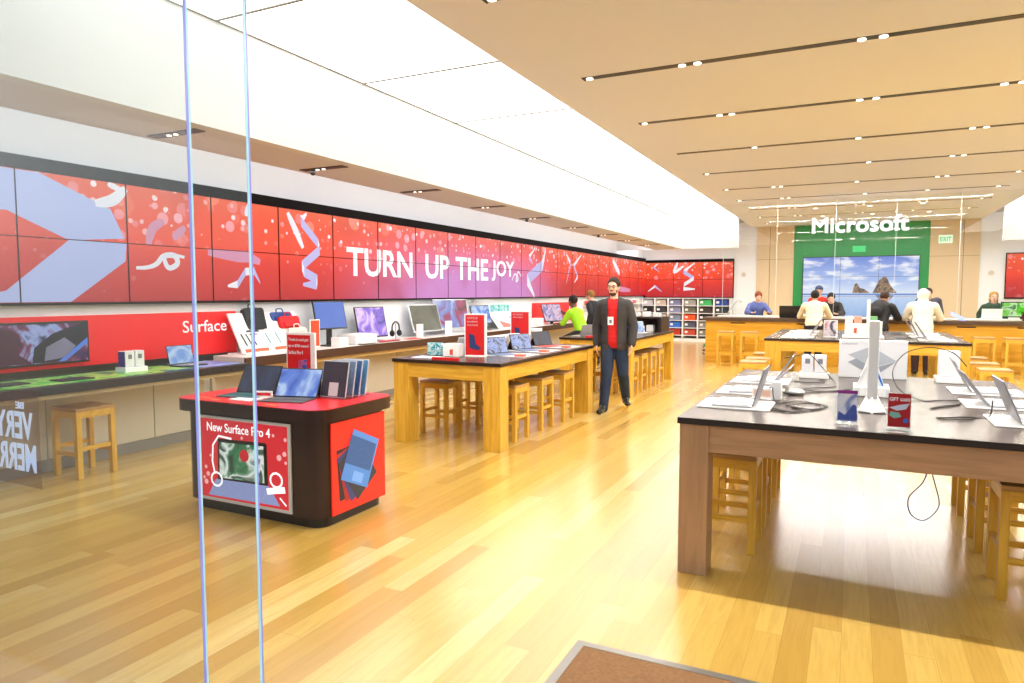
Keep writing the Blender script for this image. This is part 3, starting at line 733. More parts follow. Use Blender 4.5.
def tablet(label, loc, rz, keyc, scr, w=.29, d=.20, ang=120, group=None):
    """tablet with kickstand and a type cover in front"""
    t = T('tablet_computer', label, 'tablet', loc, rz, group)
    km = M('cover_'+keyc, keyc, .6, var=.1)
    MB().box(-w/2, w/2, -.215, 0, .001, .007).build('keyboard_cover', km, t, bevel=.002, local=True)
    MB().box(-w/2+.02, w/2-.02, -.12, -.02, .0071, .009).build('keys', M('keys_'+keyc, keyc, .6, var=.4, vs=80), t, local=True)
    H = Matrix.Translation((0, .005, .006)) @ Matrix.Rotation(R(90-ang), 4, 'X')
    s = MB().box(-w/2, w/2, 0, .009, 0, d, H).build('tablet_body', BLK2, t, bevel=.003, local=True)
    MB().box(-w/2+.01, w/2-.01, -.001, 0, .01, d-.01, H).build('display', scr, s, local=True)
    top = H @ V((0, .009, d*.55)); foot = V((0, top.y+.07, .001))
    b = MB(); b.bm.verts.ensure_lookup_table()
    p = [V((-w/2, top.y, top.z)), V((w/2, top.y, top.z)), V((w/2, foot.y, .001)), V((-w/2, foot.y, .001))]
    n = V((0, .004, .002)); vs = [b.bm.verts.new(q) for q in p]+[b.bm.verts.new(q+n) for q in p]
    for f in ((0, 1, 2, 3), (7, 6, 5, 4), (0, 4, 5, 1), (1, 5, 6, 2), (2, 6, 7, 3), (3, 7, 4, 0)): b.bm.faces.new([vs[i] for i in f])
    b.build('kickstand', M('kick_maroon', '#4a1a20', .4), t, local=True)
    return t
def placard(name, label, x, y, z, w, h, face, rz=0.0, th=.012, foot=True, cat='sign', frame_m=PAPER, lean=0):
    t = T(name, label, cat, (x, y, z), rz)
    MB().box(-w/2, w/2, 0, th, .004, h).build('board', frame_m, t, bevel=.002, local=True)
    p = MB().box(-w/2+.012, w/2-.012, -.0015, 0, .016, h-.012).build('printed_face', face, t, local=True)
    if foot: MB().box(-w/2, w/2, -.02, th+.03, 0, .005).build('foot', frame_m, t, local=True)
    return t
def LF(t, x, z, dy=-.003): # frame on a placard's face
    return wm(t) @ frame((x, dy, z), (1, 0, 0), (0, 0, 1))

# on the kiosk
KZ = .824
SCRL = picture_mat('blue_lines_desktop', ['#2c4ab0', '#5a80dc', '#b8d4fa', '#3a5ac0'], 4, .8)
tablet('tablet with teal keyboard cover on the red kiosk, nearer the glass', (-4.12, 3.86, KZ), R(8), '#1f5a62', SCRD, w=.35, d=.235)
tablet('tablet with grey keyboard cover and bright blue screen on the red kiosk', (-3.68, 3.83, KZ), R(14), '#4c4a4e', SCRL, w=.35, d=.235)
rp = placard('price_card', 'small red card between the two tablets on the kiosk', -3.90, 3.74, KZ, .14, .05, RED, R(15), cat='card')
tag(MB().box(-4.06, -3.86, 3.56, 3.70, KZ, KZ+.005).build('info_card', PAPER), 'flat white card lying on the kiosk between the tablets', 'card')
for i, (x, y) in enumerate(((-4.3, 3.56), (-4.15, 3.52), (-3.6, 3.52))):
    tag(MB().box(x-.05, x+.05, y-.02, y+.02, KZ, KZ+.002).build('price_label', M('label_orange', '#e8704a', .5)), 'small orange label flat on the kiosk edge, %s' % ['far left', 'left', 'centre'][i], 'label', 'labels along the kiosk edge')
# cover rack
cr_ = T('cover_rack', 'clear rack holding upright keyboard covers at the right end of the kiosk', 'rack', (-3.42, 4.0, KZ), R(0))
MB().box(-.12, .14, -.1, .22, 0, .006).build('base', CLEAR, cr_, local=True)
for s in (-1, 1): MB().box(.01+s*.125-.002, .01+s*.125+.002, -.08, .2, .006, .04).build('side_rail', CLEAR, cr_, local=True)
for k, (c, dy) in enumerate((('#3b3a48', 0), ('#6f8fb0', .07), ('#3c6aa8', .13), ('#5a9ac8', .19))):
    L_ = Matrix.Translation((-3.42+.01*k+.01, 3.93+dy, KZ+.01)) @ Matrix.Rotation(R(-12), 4, 'X')
    t = T('keyboard_cover', ['charcoal keyboard cover standing at the front of the kiosk rack', 'grey blue keyboard cover second in the kiosk rack', 'blue keyboard cover third in the kiosk rack', 'light blue keyboard cover at the back of the kiosk rack'][k], 'keyboard cover', (-3.42, 3.93+dy, KZ+.01), 0, 'keyboard covers in the kiosk rack')
    MB().box(-.12, .12, 0, .006, 0, .27, L_).build('board', SILV2, t, bevel=.002)
    MB().box(-.113, .113, -.003, 0, .006, .264, L_).build('cover', M('coverface'+c, c, .6, var=.35, vs=60), t)
    if k == 0: MB().box(-.04, .045, -.005, -.003, .01, .11, L_).build('touchpad', SILV2, t)
# tall red sign behind the kiosk (stands on floor-level table behind) 
ts = T('tall_sign', 'tall red stand sign with a laptop picture rising behind the kiosk tablets', 'sign', (-3.98, 4.2, KZ))
MB().box(-.135, .165, 0, .02, .02, .46).build('board', PAPER, ts, bevel=.003, local=True)
MB().box(-.12, .12, -.003, 0, .04, .44).build('printed_face', RED, ts, local=True)
for s_, z in (('Trade in and get', .385), ('up to $700 toward', .335), ('Surface Pro 4', .285)):
    text(s_, LF(ts, -.105, z, -.005), .21 if z > .3 else .15, .03, LET, 'lettering', ts, depth=.001)
flat([(-.01, .1), (.09, .13), (.085, .25), (.0, .235)], LF(ts, 0, 0, -.005), picture_mat('sign_screen', ['#101020', '#c05060', '#3050a0', '#101010'], 30, .3), 'screen_picture', ts, .001)
flat([(-.1, .12), (.0, .09), (.09, .12), (.0, .145)], LF(ts, 0, 0, -.006), M('sign_keys', '#4a60c8', .5), 'keyboard_picture', ts, .001)
MB().cone((.16, .01, 0), (.16, .01, .06), .055, .02, seg=4).build('weight_foot', PAPER, ts, local=True)

# near counter items
def twin_boxes(label, x, y, z, rz=0.0, s=1.0, dark='#4a3a8a'):
    t = T('speaker_display', label, 'display', (x, y, z), rz)
    MB().box(-.11*s, .11*s, -.07*s, .07*s, 0, .045*s).build('base', GLOSSW, t, bevel=.004, local=True)
    for q in (-1, 1):
        b = MB().box(q*.048*s-.044*s, q*.048*s+.044*s, -.05*s, .05*s, .046*s, .19*s).build('box', M('box_pale', '#e6e6ea', .4), t, bevel=.005, local=True)
        MB().box(q*.048*s-.018*s, q*.048*s+.018*s, -.052*s, -.05*s, .12*s, .16*s).build('label_patch', M('patch_grey', '#7c7e88', .5), b, local=True)
    MB().box(-.096*s, -.093*s, -.045*s, .045*s, .05*s, .185*s).build('dark_side', M('side_'+dark, dark, .4, emit=.1), t, local=True)
    return t
twin_boxes('pair of small white boxes on a base on the near wall counter', -6.12, 4.25, .856, R(90), 1.05)
laptop('open laptop with blue screen on the near wall counter', (-6.08, 4.85, .857), R(90), .30, .2, 105, BLK2, BLK2, SCRB)
for i, (x, y, c) in enumerate(((-5.98, 2.75, '#1d4a78'), (-6.1, 3.15, '#20242c'), (-6.0, 3.62, '#161616'))):
    tag(MB().box(x-.09, x+.09, y-.14, y+.14, .857, .867).build('flat_tablet', M('flat'+c, c, .3), bevel=.003), 'dark flat tablet lying on the green mat, %s' % ['leftmost', 'middle', 'nearest the stool'][i], 'tablet')

# accessory rack at the start of the far counter
ar = T('accessory_rack', 'white slanted wall rack displaying bags and pens on the far counter', 'rack', (-6.3, 6.0, .9))
fr = frame((-6.15, 5.62, .905), (0, 1, 0), (-.22, 0, .42))
MB().box(0, 1.05, 0, .52, -.02, 0, fr).build('slanted_board', PAPER, ar)
MB().box(-6.45, -6.1, 5.62, 6.67, .9, .915).build('base', PAPER, ar)
for y, w in ((.05, .35), (.5, .35)): MB().box(y, y+w, .02, .06, 0, .004, fr).build('label_strip', M('strip_orange', '#ea5a34', .5), ar)
for i, (u, c) in enumerate(((.1, '#141414'), (.17, '#141414'), (.24, '#141414'), (.46, '#4aa0a0'), (.62, '#6ab0b0'))):
    tag(MB().cone(fr @ V((u, .10, .008)), fr @ V((u-.03, .25, .008)), .006, seg=8).build('stylus_pen', M('pen'+c, c, .4)), '%s stylus pen on the slanted rack, %s' % (('black', 'black', 'black', 'teal', 'pale teal')[i], ('first', 'second', 'third', 'fourth', 'last')[i]), 'pen', 'stylus pens on the slanted rack')
def bag(label, y, z, w, h, c, x=-6.32, th=.1, cat='bag'):
    t = T('laptop_bag', label, cat, (x, y, z))
    m = M('bagc'+c, c, .7, var=.15)
    F = frame((x, y, z), (0, 1, 0), (-.25, 0, 1))
    MB().prism(rrect(-w/2, w/2, 0, h, .04), th*.5, F).build('body', m, t, bevel=.012, sm=False)
    MB().prism(rrect(-w*.35, w*.35, h*.1, h*.55, .03), th*.16, F @ Matrix.Translation((0, 0, th*.5))).build('pocket', m, t, bevel=.006)
    b = MB(); b.tube([F @ V(p) for p in ((-w*.15, h, th*.25), (-w*.12, h+.04, th*.25), (w*.12, h+.04, th*.25), (w*.15, h, th*.25))], .007)
    b.build('handle', m, t)
    return t
bag('black backpack hanging at the left end of the accessory rack', 5.98, 1.12, .3, .3, '#1c2226', x=-6.36, th=.16, cat='backpack')
bag('blue laptop sleeve behind the red one on the accessory rack', 6.42, 1.23, .36, .13, '#2a4a90', x=-6.38)
bag('red laptop sleeve on the accessory rack', 6.48, 1.16, .34, .15, '#d01c24', x=-6.30)
bag('slate grey folio case on the accessory rack above the pens', 5.88, 1.06, .22, .11, '#50506a', x=-6.28, th=.05, cat='case')
bag('cream folio case under the red sleeve on the accessory rack', 6.55, 1.07, .32, .1, '#e8ddd0', x=-6.22, th=.05, cat='case')
op = placard('orange_sign', 'small orange sign beside the accessory rack', -6.2, 6.84, .9, .18, .36, M('sign_orange', '#ea4a22', .5), R(90))

def aio(label, y, w, h, zc, scr, body=BLK2, tilt=12, x=-6.2, yaw=80, stand='bar', depth=.02):
    """desktop screen on a stand; zc = bottom edge height above the counter top (.9)"""
    t = T('desktop_computer', label, 'computer', (x, y, .9), R(yaw))
    H = Matrix.Translation((0, 0, zc)) @ Matrix.Rotation(R(-tilt), 4, 'X')
    s = MB().box(-w/2, w/2, 0, depth, 0, h, H).build('screen_housing', body, t, bevel=.005, local=True)
    MB().box(-w/2+.014, w/2-.014, -.0015, 0, .02, h-.014, H).build('display', scr, s, local=True)
    MB().box(-w*.3, w*.3, -.08, .12, 0, .012).build('stand_base', SILVER if stand == 'silver' else body, t, bevel=.004, local=True)
    MB().box(-.04, .04, .03+h*.35*math.tan(R(tilt)), .055+h*.35*math.tan(R(tilt)), .012, zc+h*.35).build('stand_neck', SILVER if stand == 'silver' else body, t, local=True)
    return t
BLUE = M('plain_blue_screen', '#4a78dc', .4, emit=.7, var=.1)
aio('large plain blue screen standing right of the accessory rack', 7.18, .56, .38, .22, BLUE, yaw=86)
def box_item(name, label, x0, x1, y0, y1, z0, z1, m, cat='box', bevel=.006, rz=0):
    return tag(MB().box(x0, x1, y0, y1, z0, z1).build(name, m, bevel=bevel), label, cat)
pt = T('printer', 'low white printer on the far counter under the blue screen', 'printer', (-6.1, 7.55, .9))
MB().box(-6.32, -5.98, 7.39, 7.85, .9, 1.03).build('body', GLOSSW, pt, bevel=.015)
MB().box(-6.0, -5.90, 7.42, 7.78, .915, .925).build('paper_tray', SILV2, pt)
MB().box(-6.28, -6.02, 7.4, 7.8, 1.03, 1.04).build('lid', PAPER, pt, bevel=.004)
box_item('white_carton', 'small white carton left of the printer on the far counter', -6.10, -5.96, 7.02, 7.2, .9, 1.02, PAPER)
aio('monitor with bright violet picture on the far counter, headphones beside it', 8.06, .6, .45, .06, picture_mat('violet_picture', ['#3a28a0', '#8a60e0', '#e8c8ff', '#4038c0'], 4, .9), yaw=84)
hp = T('headphones', 'black headphones on a stand right of the violet monitor', 'headphones', (-6.15, 8.52, .9))
b = MB(); b.tube([(-6.15, 8.43, 1.02), (-6.15, 8.44, 1.12), (-6.15, 8.52, 1.17), (-6.15, 8.60, 1.12), (-6.15, 8.61, 1.02)], .012); b.build('headband', BLK2, hp, sm=True)
for y in (8.43, 8.61): MB().ball((-6.15, y, 1.0), .045, .025, .05).build('ear_cup', BLK2, hp, sm=True)
MB().cone((-6.15, 8.52, .9), (-6.15, 8.52, 1.15), .01).build('stand_pole', SILVER, hp); MB().cone((-6.15, 8.52, .9), (-6.15, 8.52, .91), .05).build('stand_base', SILVER, hp)
tag(MB().box(-6.08, -5.97, 7.95, 8.38, .901, .91).build('keyboard', BLK2, bevel=.003), 'black keyboard lying below the violet monitor', 'keyboard')
box_item('red_folder', 'flat red folder on the counter edge below the violet monitor', -6.05, -5.94, 7.9, 8.35, .911, .918, RED, 'folder', .002)
box_item('red_folder', 'second flat red folder right of the black keyboard', -6.08, -5.94, 8.62, 8.95, .9, .908, RED, 'folder', .002)
aio('silver all-in-one computer with dark grey screen, tilted back', 9.5, .7, .46, .07, SCRG, SILVER, 16, stand='silver', yaw=82)
placard('tilted_card', 'white card leaning between the headphones and the grey screen', -6.0, 8.95, .9, .14, .22, PAPER, R(78), cat='card')
placard('tilted_card', 'white card with red top right of the grey screen computer', -6.0, 9.8, .9, .16, .24, PAPER, R(78), cat='card')
aio('all-in-one computer showing a blue car picture on magenta, in the middle of the far counter', 10.3, .95, .52, .08, picture_mat('magenta_desktop', ['#601030', '#b02060', '#8090e0', '#c8d4f6', '#901848'], 2.6, .7), SILVER, 10, stand='silver', yaw=84)
aio('small dark laptop screen with a blue picture under the desk lamp', 11.35, .6, .36, .12, SCRB, BLK2, 14, yaw=84)
dl = T('desk_lamp', 'thin wall mounted lamp arm above the small dark screen', 'lamp', (-6.4, 11.2, 1.4))
MB().cone((-6.40, 11.5, 1.46), (-6.2, 10.95, 1.36), .012).build('arm', SILVER, dl); MB().box(-6.40, -6.2, 11.4, 11.75, 1.455, 1.475).build('lamp_head', M('lamp_white', '#ffffff', .4, emit=.6), dl)
wd = T('wall_display', 'white angled display with tile samples on the wall counter', 'display', (-6.3, 12.3, .9))
MB().box(0, 1.2, 0, .42, -.02, 0, frame((-6.1, 11.85, .9), (0, 1, 0), (-.3, 0, .38))).build('slanted_board', PAPER, wd)
Fw = frame((-6.1, 11.85, .9), (0, 1, 0), (-.3, 0, .38)) @ Matrix.Translation((0, 0, .001))
flat([(.2, .03), (.2, .2), (.85, .03)], Fw, M('coral', '#ee6a5c', .5), 'coral_triangle', wd)
flat([(.7, .26), (.95, .34), (1.1, .24), (.88, .17)], Fw, M('navy_tile', '#4a4a80', .5), 'navy_tile', wd)
tag(MB().box(-6.5, -6.38, 12.1, 13.0, 1.20, 1.218).build('wall_ledge', PAPER), 'narrow white ledge on the wall holding three teal cartons', 'shelf')
for i in range(3):
    tag(MB().box(-6.5, -6.42, 12.2+i*.25, 12.4+i*.25, 1.22, 1.36).build('small_carton', picture_mat('teal_carton', ['#2a9aa8', '#8adada', '#e8f6f6'], 20)), 'small teal carton on the wall above the tile display, %s of three' % ['left', 'middle', 'right'][i], 'box', 'teal cartons on the wall')
for i, (y, h) in enumerate(((13.0, .12), (13.5, .16), (16.2, .14), (16.6, .2))):
    box_item('white_carton', 'small white carton on the far counter, %s the touch screen' % ['well left of', 'just left of', 'just right of', 'far right of'][i], -6.2, -6.0, y, y+.22, .9, .9+h, PAPER)
aio('tilted touch screen with a pink and blue picture that the man in green touches', 14.35, .62, .42, .06, picture_mat('pink_touch_picture', ['#c080c0', '#f0d0e8', '#6070c8', '#e8a0b0'], 5, .7), BLK2, 20, yaw=70, x=-6.0)

# wall product shelves between red panel and back corner
ps = T('product_shelf', 'white wall shelving with small products in the back left corner', 'shelf', (-6.3, 20, 0))
MB().box(-6.5, -6.45, 17.3, 22.85, .2, 1.42).build('back_panel', PAPER, ps)
for z in (.45, .75, 1.02, 1.25): MB().box(-6.45, -6.2, 17.3, 22.85, z, z+.02).build('shelf_board', PAPER, ps)
pc = ['#e8504a', '#dddddd', '#303038', '#4ab0a8', '#e8e0d0', '#d85a6a']
for zi, z in enumerate((1.27, 1.04, .77)):
    for k in range(10):
        y = 17.45+k*.52+random.uniform(-.05, .05); c = random.choice(pc)
        tag(MB().box(-6.42, -6.28, y, y+.28, z+.001, z+random.uniform(.09, .14)).build('product_box', M('prod'+c, c, .5)), 'small product box on the %s corner wall shelf, %s from the near end' % (['top', 'middle', 'lower'][zi], ['first', 'second', 'third', 'fourth', 'fifth', 'sixth', 'seventh', 'eighth', 'ninth', 'tenth'][k]), 'box', 'small product boxes on the corner shelves')

# back-wall cubby shelves
cols_x = [-6.42, -5.98, -5.53, -5.04, -4.55, -4.04, -3.53]
rows_z = [.21+.245*k for k in range(6)]
cc = {0: ['#d8d4cc', '#303236', '#cfcac0', '#2a2c30', '#c8c8cc'], 1: ['#e0dcd4', '#cc5a50', '#e4e0da', '#3a3c40', '#c8b8a8'],
      2: ['#c83a2c', '#3a76d8', '#7a86a0', '#8a90b0', '#7c80a4'], 3: ['#c24a34', '#50566a', '#ee5420', '#6a6a5c', '#9a9a90'],
      4: ['#7a7a70', '#8a8880', '#202024', '#3a3432', '#3fae62'], 5: ['#6a6a64', '#5a6a80', '#34404c', '#2a3440', '#1c3c94']}
rown = ['bottom', 'second', 'third', 'fourth', 'top']; coln = ['first', 'second', 'third', 'fourth', 'fifth', 'sixth']
for c in range(6):
    x0, x1 = cols_x[c], cols_x[c+1]
    t = T('cubby_shelf', 'white cubby shelf column under the back screens, %s from the corner' % coln[c], 'shelf', ((x0+x1)/2, 23.2, 0), 0, 'cubby shelf columns along the back wall')
    for x in (x0, x1-.022): MB().box(x, x+.022, 23.0, 23.43, .1, 1.435).build('side_panel', GLOSSW, t)
    for z in rows_z: MB().box(x0+.022, x1-.022, 23.0, 23.43, z-.02, z).build('shelf_board', GLOSSW, t)
    MB().box(x0+.022, x1-.022, 23.40, 23.43, .1, 1.41).build('back_panel', M('cubby_back', '#8c887e', .6), t)
    MB().box(x0, x1, 23.02, 23.4, 0, .1).build('plinth', GLOSSW, t)
    for r in range(5):
        m = M('bin'+cc[c][r], cc[c][r], .7, var=.2, vs=14)
        bn = T('storage_bin', 'storage bin in the %s cubby of the %s shelf column' % (rown[r], coln[c]), 'storage bin', ((x0+x1)/2, 23.1, rows_z[r]), 0, 'storage bins in the cubby shelves')
        MB().box(x0+.035, x1-.08, 23.05, 23.36, rows_z[r]+.001, rows_z[r]+.19).build('bin', m, bn, bevel=.01)
        MB().box(x0+.07, x0+.16, 23.045, 23.05, rows_z[r]+.07, rows_z[r]+.14).build('label_card', PAPER, bn)
# red goods by the bar
rb = T('gift_box_stack', 'small red and green box on the floor at the far left corner of the bar', 'box', (-3.35, 18.4, 0))
MB().box(-3.5, -3.2, 18.4, 18.65, 0, .2).build('lower_box', picture_mat('gift_print', ['#c01820', '#e8d8d0', '#201818', '#d83020'], 14), rb)
MB().box(-3.48, -3.22, 18.42, 18.63, .2, .27).build('lid', M('gift_green', '#2a8a40', .5), rb)

# ------------------------------------------------------------------ table left of the man
Z9 = .901
SP = picture_mat('violet_tablet', ['#4868d0', '#a0b8f4', '#20264a', '#b8ccfa'], 8, .7)
for i, (y, l) in enumerate(((6.95, 'nearest tablet with dark flower picture on the table left of the man'), (7.6, 'middle tablet on the table left of the man'))):
    tablet(l, (-3.6, y, Z9+.007), R(62), '#6a7aa0', SP, w=.30, ang=112)
tablet('farthest tablet, dark, on the table left of the man', (-3.62, 8.3, Z9+.007), R(62), '#c04848', SCRD, w=.30, ang=115)
for i, y in enumerate((6.95, 7.6, 8.3)):
    tag(MB().box(-3.72, -3.18, y-.22, y+.22, Z9-.0005, Z9+.006).build('display_plate', SILV2, bevel=.002), 'pale display plate under the %s tablet left of the man' % ['nearest', 'middle', 'farthest'][i], 'plate', 'display plates on the table left of the man')
    rc = tag(MB().box(-3.3, -3.2, y-.2, y-.1, Z9+.007, Z9+.03).build('price_card', M('price_orange', '#ea7a60', .5), bevel=.003), 'small orange price card beside the %s tablet left of the man' % ['nearest', 'middle', 'farthest'][i], 'card', 'orange price cards')
# far side tablets
for i, y in enumerate((7.2, 7.75)):
    laptop('silver screen seen from behind on the table left of the man, %s one' % ['near', 'far'][i], (-4.06, y+.1, Z9), R(-80), .26, .18, 112, SILVER, M('back_grey', '#8a8c94', .4, .4), SCRD)
laptop('silver laptop seen from behind beside the teal box', (-4.1, 6.85, Z9), R(-100), .3, .2, 110)
def tall_sign(label, x, y, z, w, h, rz, lines, pic='#2a3a70'):
    t = placard('standing_sign', label, x, y, z, w, h, RED, rz, .07)
    for s_, zz in lines: text(s_, LF(t, -w*.36, h*zz), w*.5, h*.045, LET, 'lettering', t, depth=.001)
    flat([(-w*.25, h*.2), (w*.15, h*.15), (w*.3, h*.2), (w*.05, h*.3), (-w*.02, h*.5), (-w*.28, h*.55)], LF(t, 0, 0), M('pic'+pic, pic, .5, var=.3), 'device_picture', t, .001)
    return t
tall_sign('tall red standing sign with white edge on the table left of the man', -3.72, 6.62, Z9, .24, .47, R(12), (('OFFICE', .88), ('student', .8), ('from home', .72)))
tall_sign('second red standing sign, farther back on the table left of the man', -3.95, 8.25, Z9, .26, .46, R(14), (('STUDIO', .88), ('design', .8)))
box_item('teal_box', 'small teal product box at the front left of the table left of the man', -4.3, -4.12, 6.55, 6.62, Z9, 1.04, picture_mat('teal_print', ['#0f8aa0', '#1fa0b0', '#d8f0f0', '#0f7a90'], 25))
ob = T('software_box', 'white software box with an orange mark beside the teal box', 'box', (-3.95, 6.5, Z9))
MB().box(-4.06, -3.86, 6.5, 6.62, Z9, 1.04).build('carton', PAPER, ob, bevel=.003)
MB().prism([(-3.97, .925), (-3.93, .915), (-3.93, .985), (-3.97, .975)], .001, frame((0, 6.499, 0), (1, 0, 0), (0, 0, 1))).build('orange_mark', M('mark_orange', '#e8502a', .5), ob)
box_item('red_strip', 'red label strip along the front edge of the table left of the man', -3.95, -3.62, 6.1, 6.13, Z9, .93, RED, 'label', .002)
box_item('paper_sheet', 'white paper sheet on the front of the table left of the man', -4.28, -3.98, 6.2, 6.42, Z9, .905, PAPER, 'paper', .001)
box_item('white_display_box', 'low white display box in the middle of the table left of the man', -3.86, -3.78, 6.85, 7.9, Z9, 1.09, GLOSSW, 'box')
box_item('white_display_box', 'white display box at the far end of the table left of the man', -4.1, -3.8, 8.4, 8.65, Z9, 1.12, GLOSSW, 'box')
b = MB()
b.tube([(-3.75, 7.15, .92), (-3.7, 7.2, .96), (-3.68, 7.3, 1.03), (-3.7, 7.35, .96), (-3.75, 7.45, .92)], .004)
tag(b.build('charging_cable', CABLE), 'black charging cable looping between tablets left of the man', 'cable')

# farther left table items
rz_ = T('display_riser', 'dark topped display riser with white goods at the end of the table behind the man', 'display riser', (-3.5, 12.5, .9))
MB().box(-4.1, -3.05, 12.2, 12.8, 1.14, 1.17).build('top', DARKEDGE, rz_); MB().box(-4.1, -4.05, 12.2, 12.8, Z9, 1.14).build('side', DARKEDGE, rz_); MB().box(-3.1, -3.05, 12.2, 12.8, Z9, 1.14).build('side', DARKEDGE, rz_)
MB().box(-4.05, -3.1, 12.75, 12.8, Z9, 1.14).build('back', M('riser_brown', '#4a2c1a', .5), rz_)
for i in range(5):
    box_item('white_carton', 'small white carton on the riser behind the man, %s from the left' % coln[i], -4.0+i*.19, -3.88+i*.19, 12.35, 12.5, 1.171, 1.24+.02*(i % 2), GLOSSW)
for i in range(4):
    box_item('white_carton', 'small white carton beneath the riser behind the man, %s from the left' % coln[i], -3.95+i*.2, -3.82+i*.2, 12.3, 12.45, Z9, 1.0+.02*(i % 2), GLOSSW)
for i, (x, y) in enumerate(((-3.9, 10.5), (-3.35, 11.1), (-3.3, 11.8))):
    laptop('silver laptop on the table behind the man, %s one' % ['left', 'middle', 'right'][i], (x, y, Z9), R(50 if i else -120), .3, .2, 112, scr=SCRB)
box_item('red_strip', 'red label strip at the near edge of the table behind the man', -3.75, -3.45, 10.2, 10.3, Z9, .93, RED, 'label', .002)
box_item('white_display_box', 'white display box near the green shirt on the table behind the man', -3.8, -3.6, 10.55, 10.75, Z9, 1.05, GLOSSW, 'box')

# ------------------------------------------------------------------ near right table
SB = M('laptop_silver_dark', '#a8abb4', .35, .6)
SIDE = picture_mat('lap_screen_light', ['#7a8cc0', '#c0ccec', '#e4eafa', '#8898c8'], 4, .5)
for i, (y, ang, l) in enumerate(((4.47, 105, 'nearest silver laptop at the left edge of the near right table'), (5.12, 132, 'middle silver laptop in the left row, screen leaning far back'), (5.78, 122, 'farthest silver laptop in the left row of the near right table'))):
    tag(MB().box(-.845, -.42, y-.19, y+.19, Z9-.0005, Z9+.008).build('display_plate', GLOSSW, bevel=.003), 'white display plate under the %s laptop in the left row' % ['nearest', 'middle', 'farthest'][i], 'plate', 'white plates under the left row of laptops')
    laptop(l, (-.64, y, Z9+.008), R(-90), .34, .235, ang, SILVER, SB, SIDE, group='laptops in the left row')
for i, (x, y, rz, ang, l) in enumerate(((.93, 4.52, 90, 112, 'nearest silver laptop at the right edge of the near right table'), (.88, 5.15, 90, 125, 'middle silver laptop in the right row of the near right table'), (.88, 5.8, 88, 118, 'farthest silver laptop in the right row of the near right table'))):
    tag(MB().box(x-.24, x+.2, y-.19, y+.19, Z9-.0005, Z9+.008).build('display_plate', GLOSSW, bevel=.003), 'white display plate under the %s laptop in the right row' % ['nearest', 'middle', 'farthest'][i], 'plate', 'white plates under the right row of laptops')
    laptop(l, (x, y, Z9+.008), R(rz), .34, .235, ang, SILVER, SB, SIDE, group='laptops in the right row')
tag(MB().ball((-.33, 5.1, Z9+.02), .055, .04, .02).build('computer_mouse', GLOSSW, sm=True), 'white mouse beside the middle laptop of the left row', 'mouse')
pl = placard('price_card', 'small orange lettered card beside the nearest laptop of the left row', -.52, 4.8, Z9, .14, .07, M('card_peach', '#f4c8b0', .5), R(-20), cat='card')
box_item('white_display_box', 'small white stand behind the nearest laptop of the left row', -.46, -.4, 4.78, 4.86, Z9, 1.02, GLOSSW, 'stand')
# big laptop carton
bx = T('laptop_carton', 'large pale laptop carton with a laptop picture standing at the back of the near table', 'box', (.16, 6.4, .9))
MB().box(-.09, .41, 6.36, 6.46, Z9, 1.21).build('carton', M('carton_grey', '#d9dade', .5, var=.02), bx, bevel=.003)
Fx = frame((0, 6.359, 0), (1, 0, 0), (0, 0, 1))
flat([(-.02, 1.09), (.15, 1.165), (.33, 1.05), (.17, .99)], Fx, M('pic_grey', '#aab0ba', .5), 'lid_picture', bx, .001)
flat([(-.02, 1.03), (.04, 1.06), (.17, .985), (.33, 1.045), (.2, .94), (.12, .95)], Fx @ Matrix.Translation((0, 0, .001)), M('pic_grey_dark', '#8f959f', .5), 'base_picture', bx, .001)
text('Surface Book', Fx @ Matrix.Translation((-.07, 1.175, 0)), .12, .014, M('carton_text', '#8a8c92', .5), 'lettering', bx, depth=.001)
twin_boxes('pair of small white speaker boxes on a base at the back of the near table', -.27, 6.2, Z9, 0, 1.0, '#8890b0')
sp = T('speaker_display', 'single white box on a base at the right back of the near table', 'display', (.70, 6.3, Z9))
MB().box(.6, .82, 6.26, 6.44, Z9, .945).build('base', GLOSSW, sp, bevel=.004); MB().box(.62, .76, 6.29, 6.39, .946, 1.15).build('box', M('box_pale'), sp, bevel=.005)
# security pole
pp = T('display_post', 'white square post with flared foot in the middle of the near table', 'post', (.12, 4.55, .9))
MB().cone((.12, 4.56, Z9), (.12, 4.56, .99), .078, .034, seg=4).build('flared_foot', GLOSSW, pp)
MB().box(.092, .148, 4.53, 4.59, .985, 1.44).build('column', GLOSSW, pp, bevel=.005)
MB().box(.05, .19, 4.49, 4.63, Z9-.0005, Z9+.004).build('foot_pad', BLK2, pp)
ph = T('phone_stand', 'white stepped stand holding two phones behind the white post', 'stand', (.12, 5.3, .9))
MB().box(.02, .24, 5.2, 5.42, Z9, .97).build('base', GLOSSW, ph, bevel=.006)
MB().prism([(.05, 0), (.21, 0), (.15, .2), (.11, .2)], .12, frame((0, 5.36, .97), (1, 0, 0), (0, 0, 1))).build('wedge', GLOSSW, ph)
for i, (x, c, a) in enumerate(((.045, '#26282e', 22), (.2, '#2a72c8', -22))):
    Hm = Matrix.Translation((x, 5.27, .975)) @ Matrix.Rotation(R(a), 4, 'Y')
    p_ = T('mobile_phone', ['dark phone with a white back on the left of the phone stand', 'blue phone on the right of the phone stand'][i], 'phone', (x, 5.27, .975))
    MB().box(-.006, .006, -.035, .035, 0, .14, Hm).build('body', M('ph'+c, c if i else '#e8e8ea', .3), p_, bevel=.003)
    sx = -1 if i == 0 else 1
    MB().box(sx*.006, sx*.0075, -.03, .03, .012, .13 if i else .06, Hm).build('screen', M('phs'+c, c, .2, emit=.2), p_)
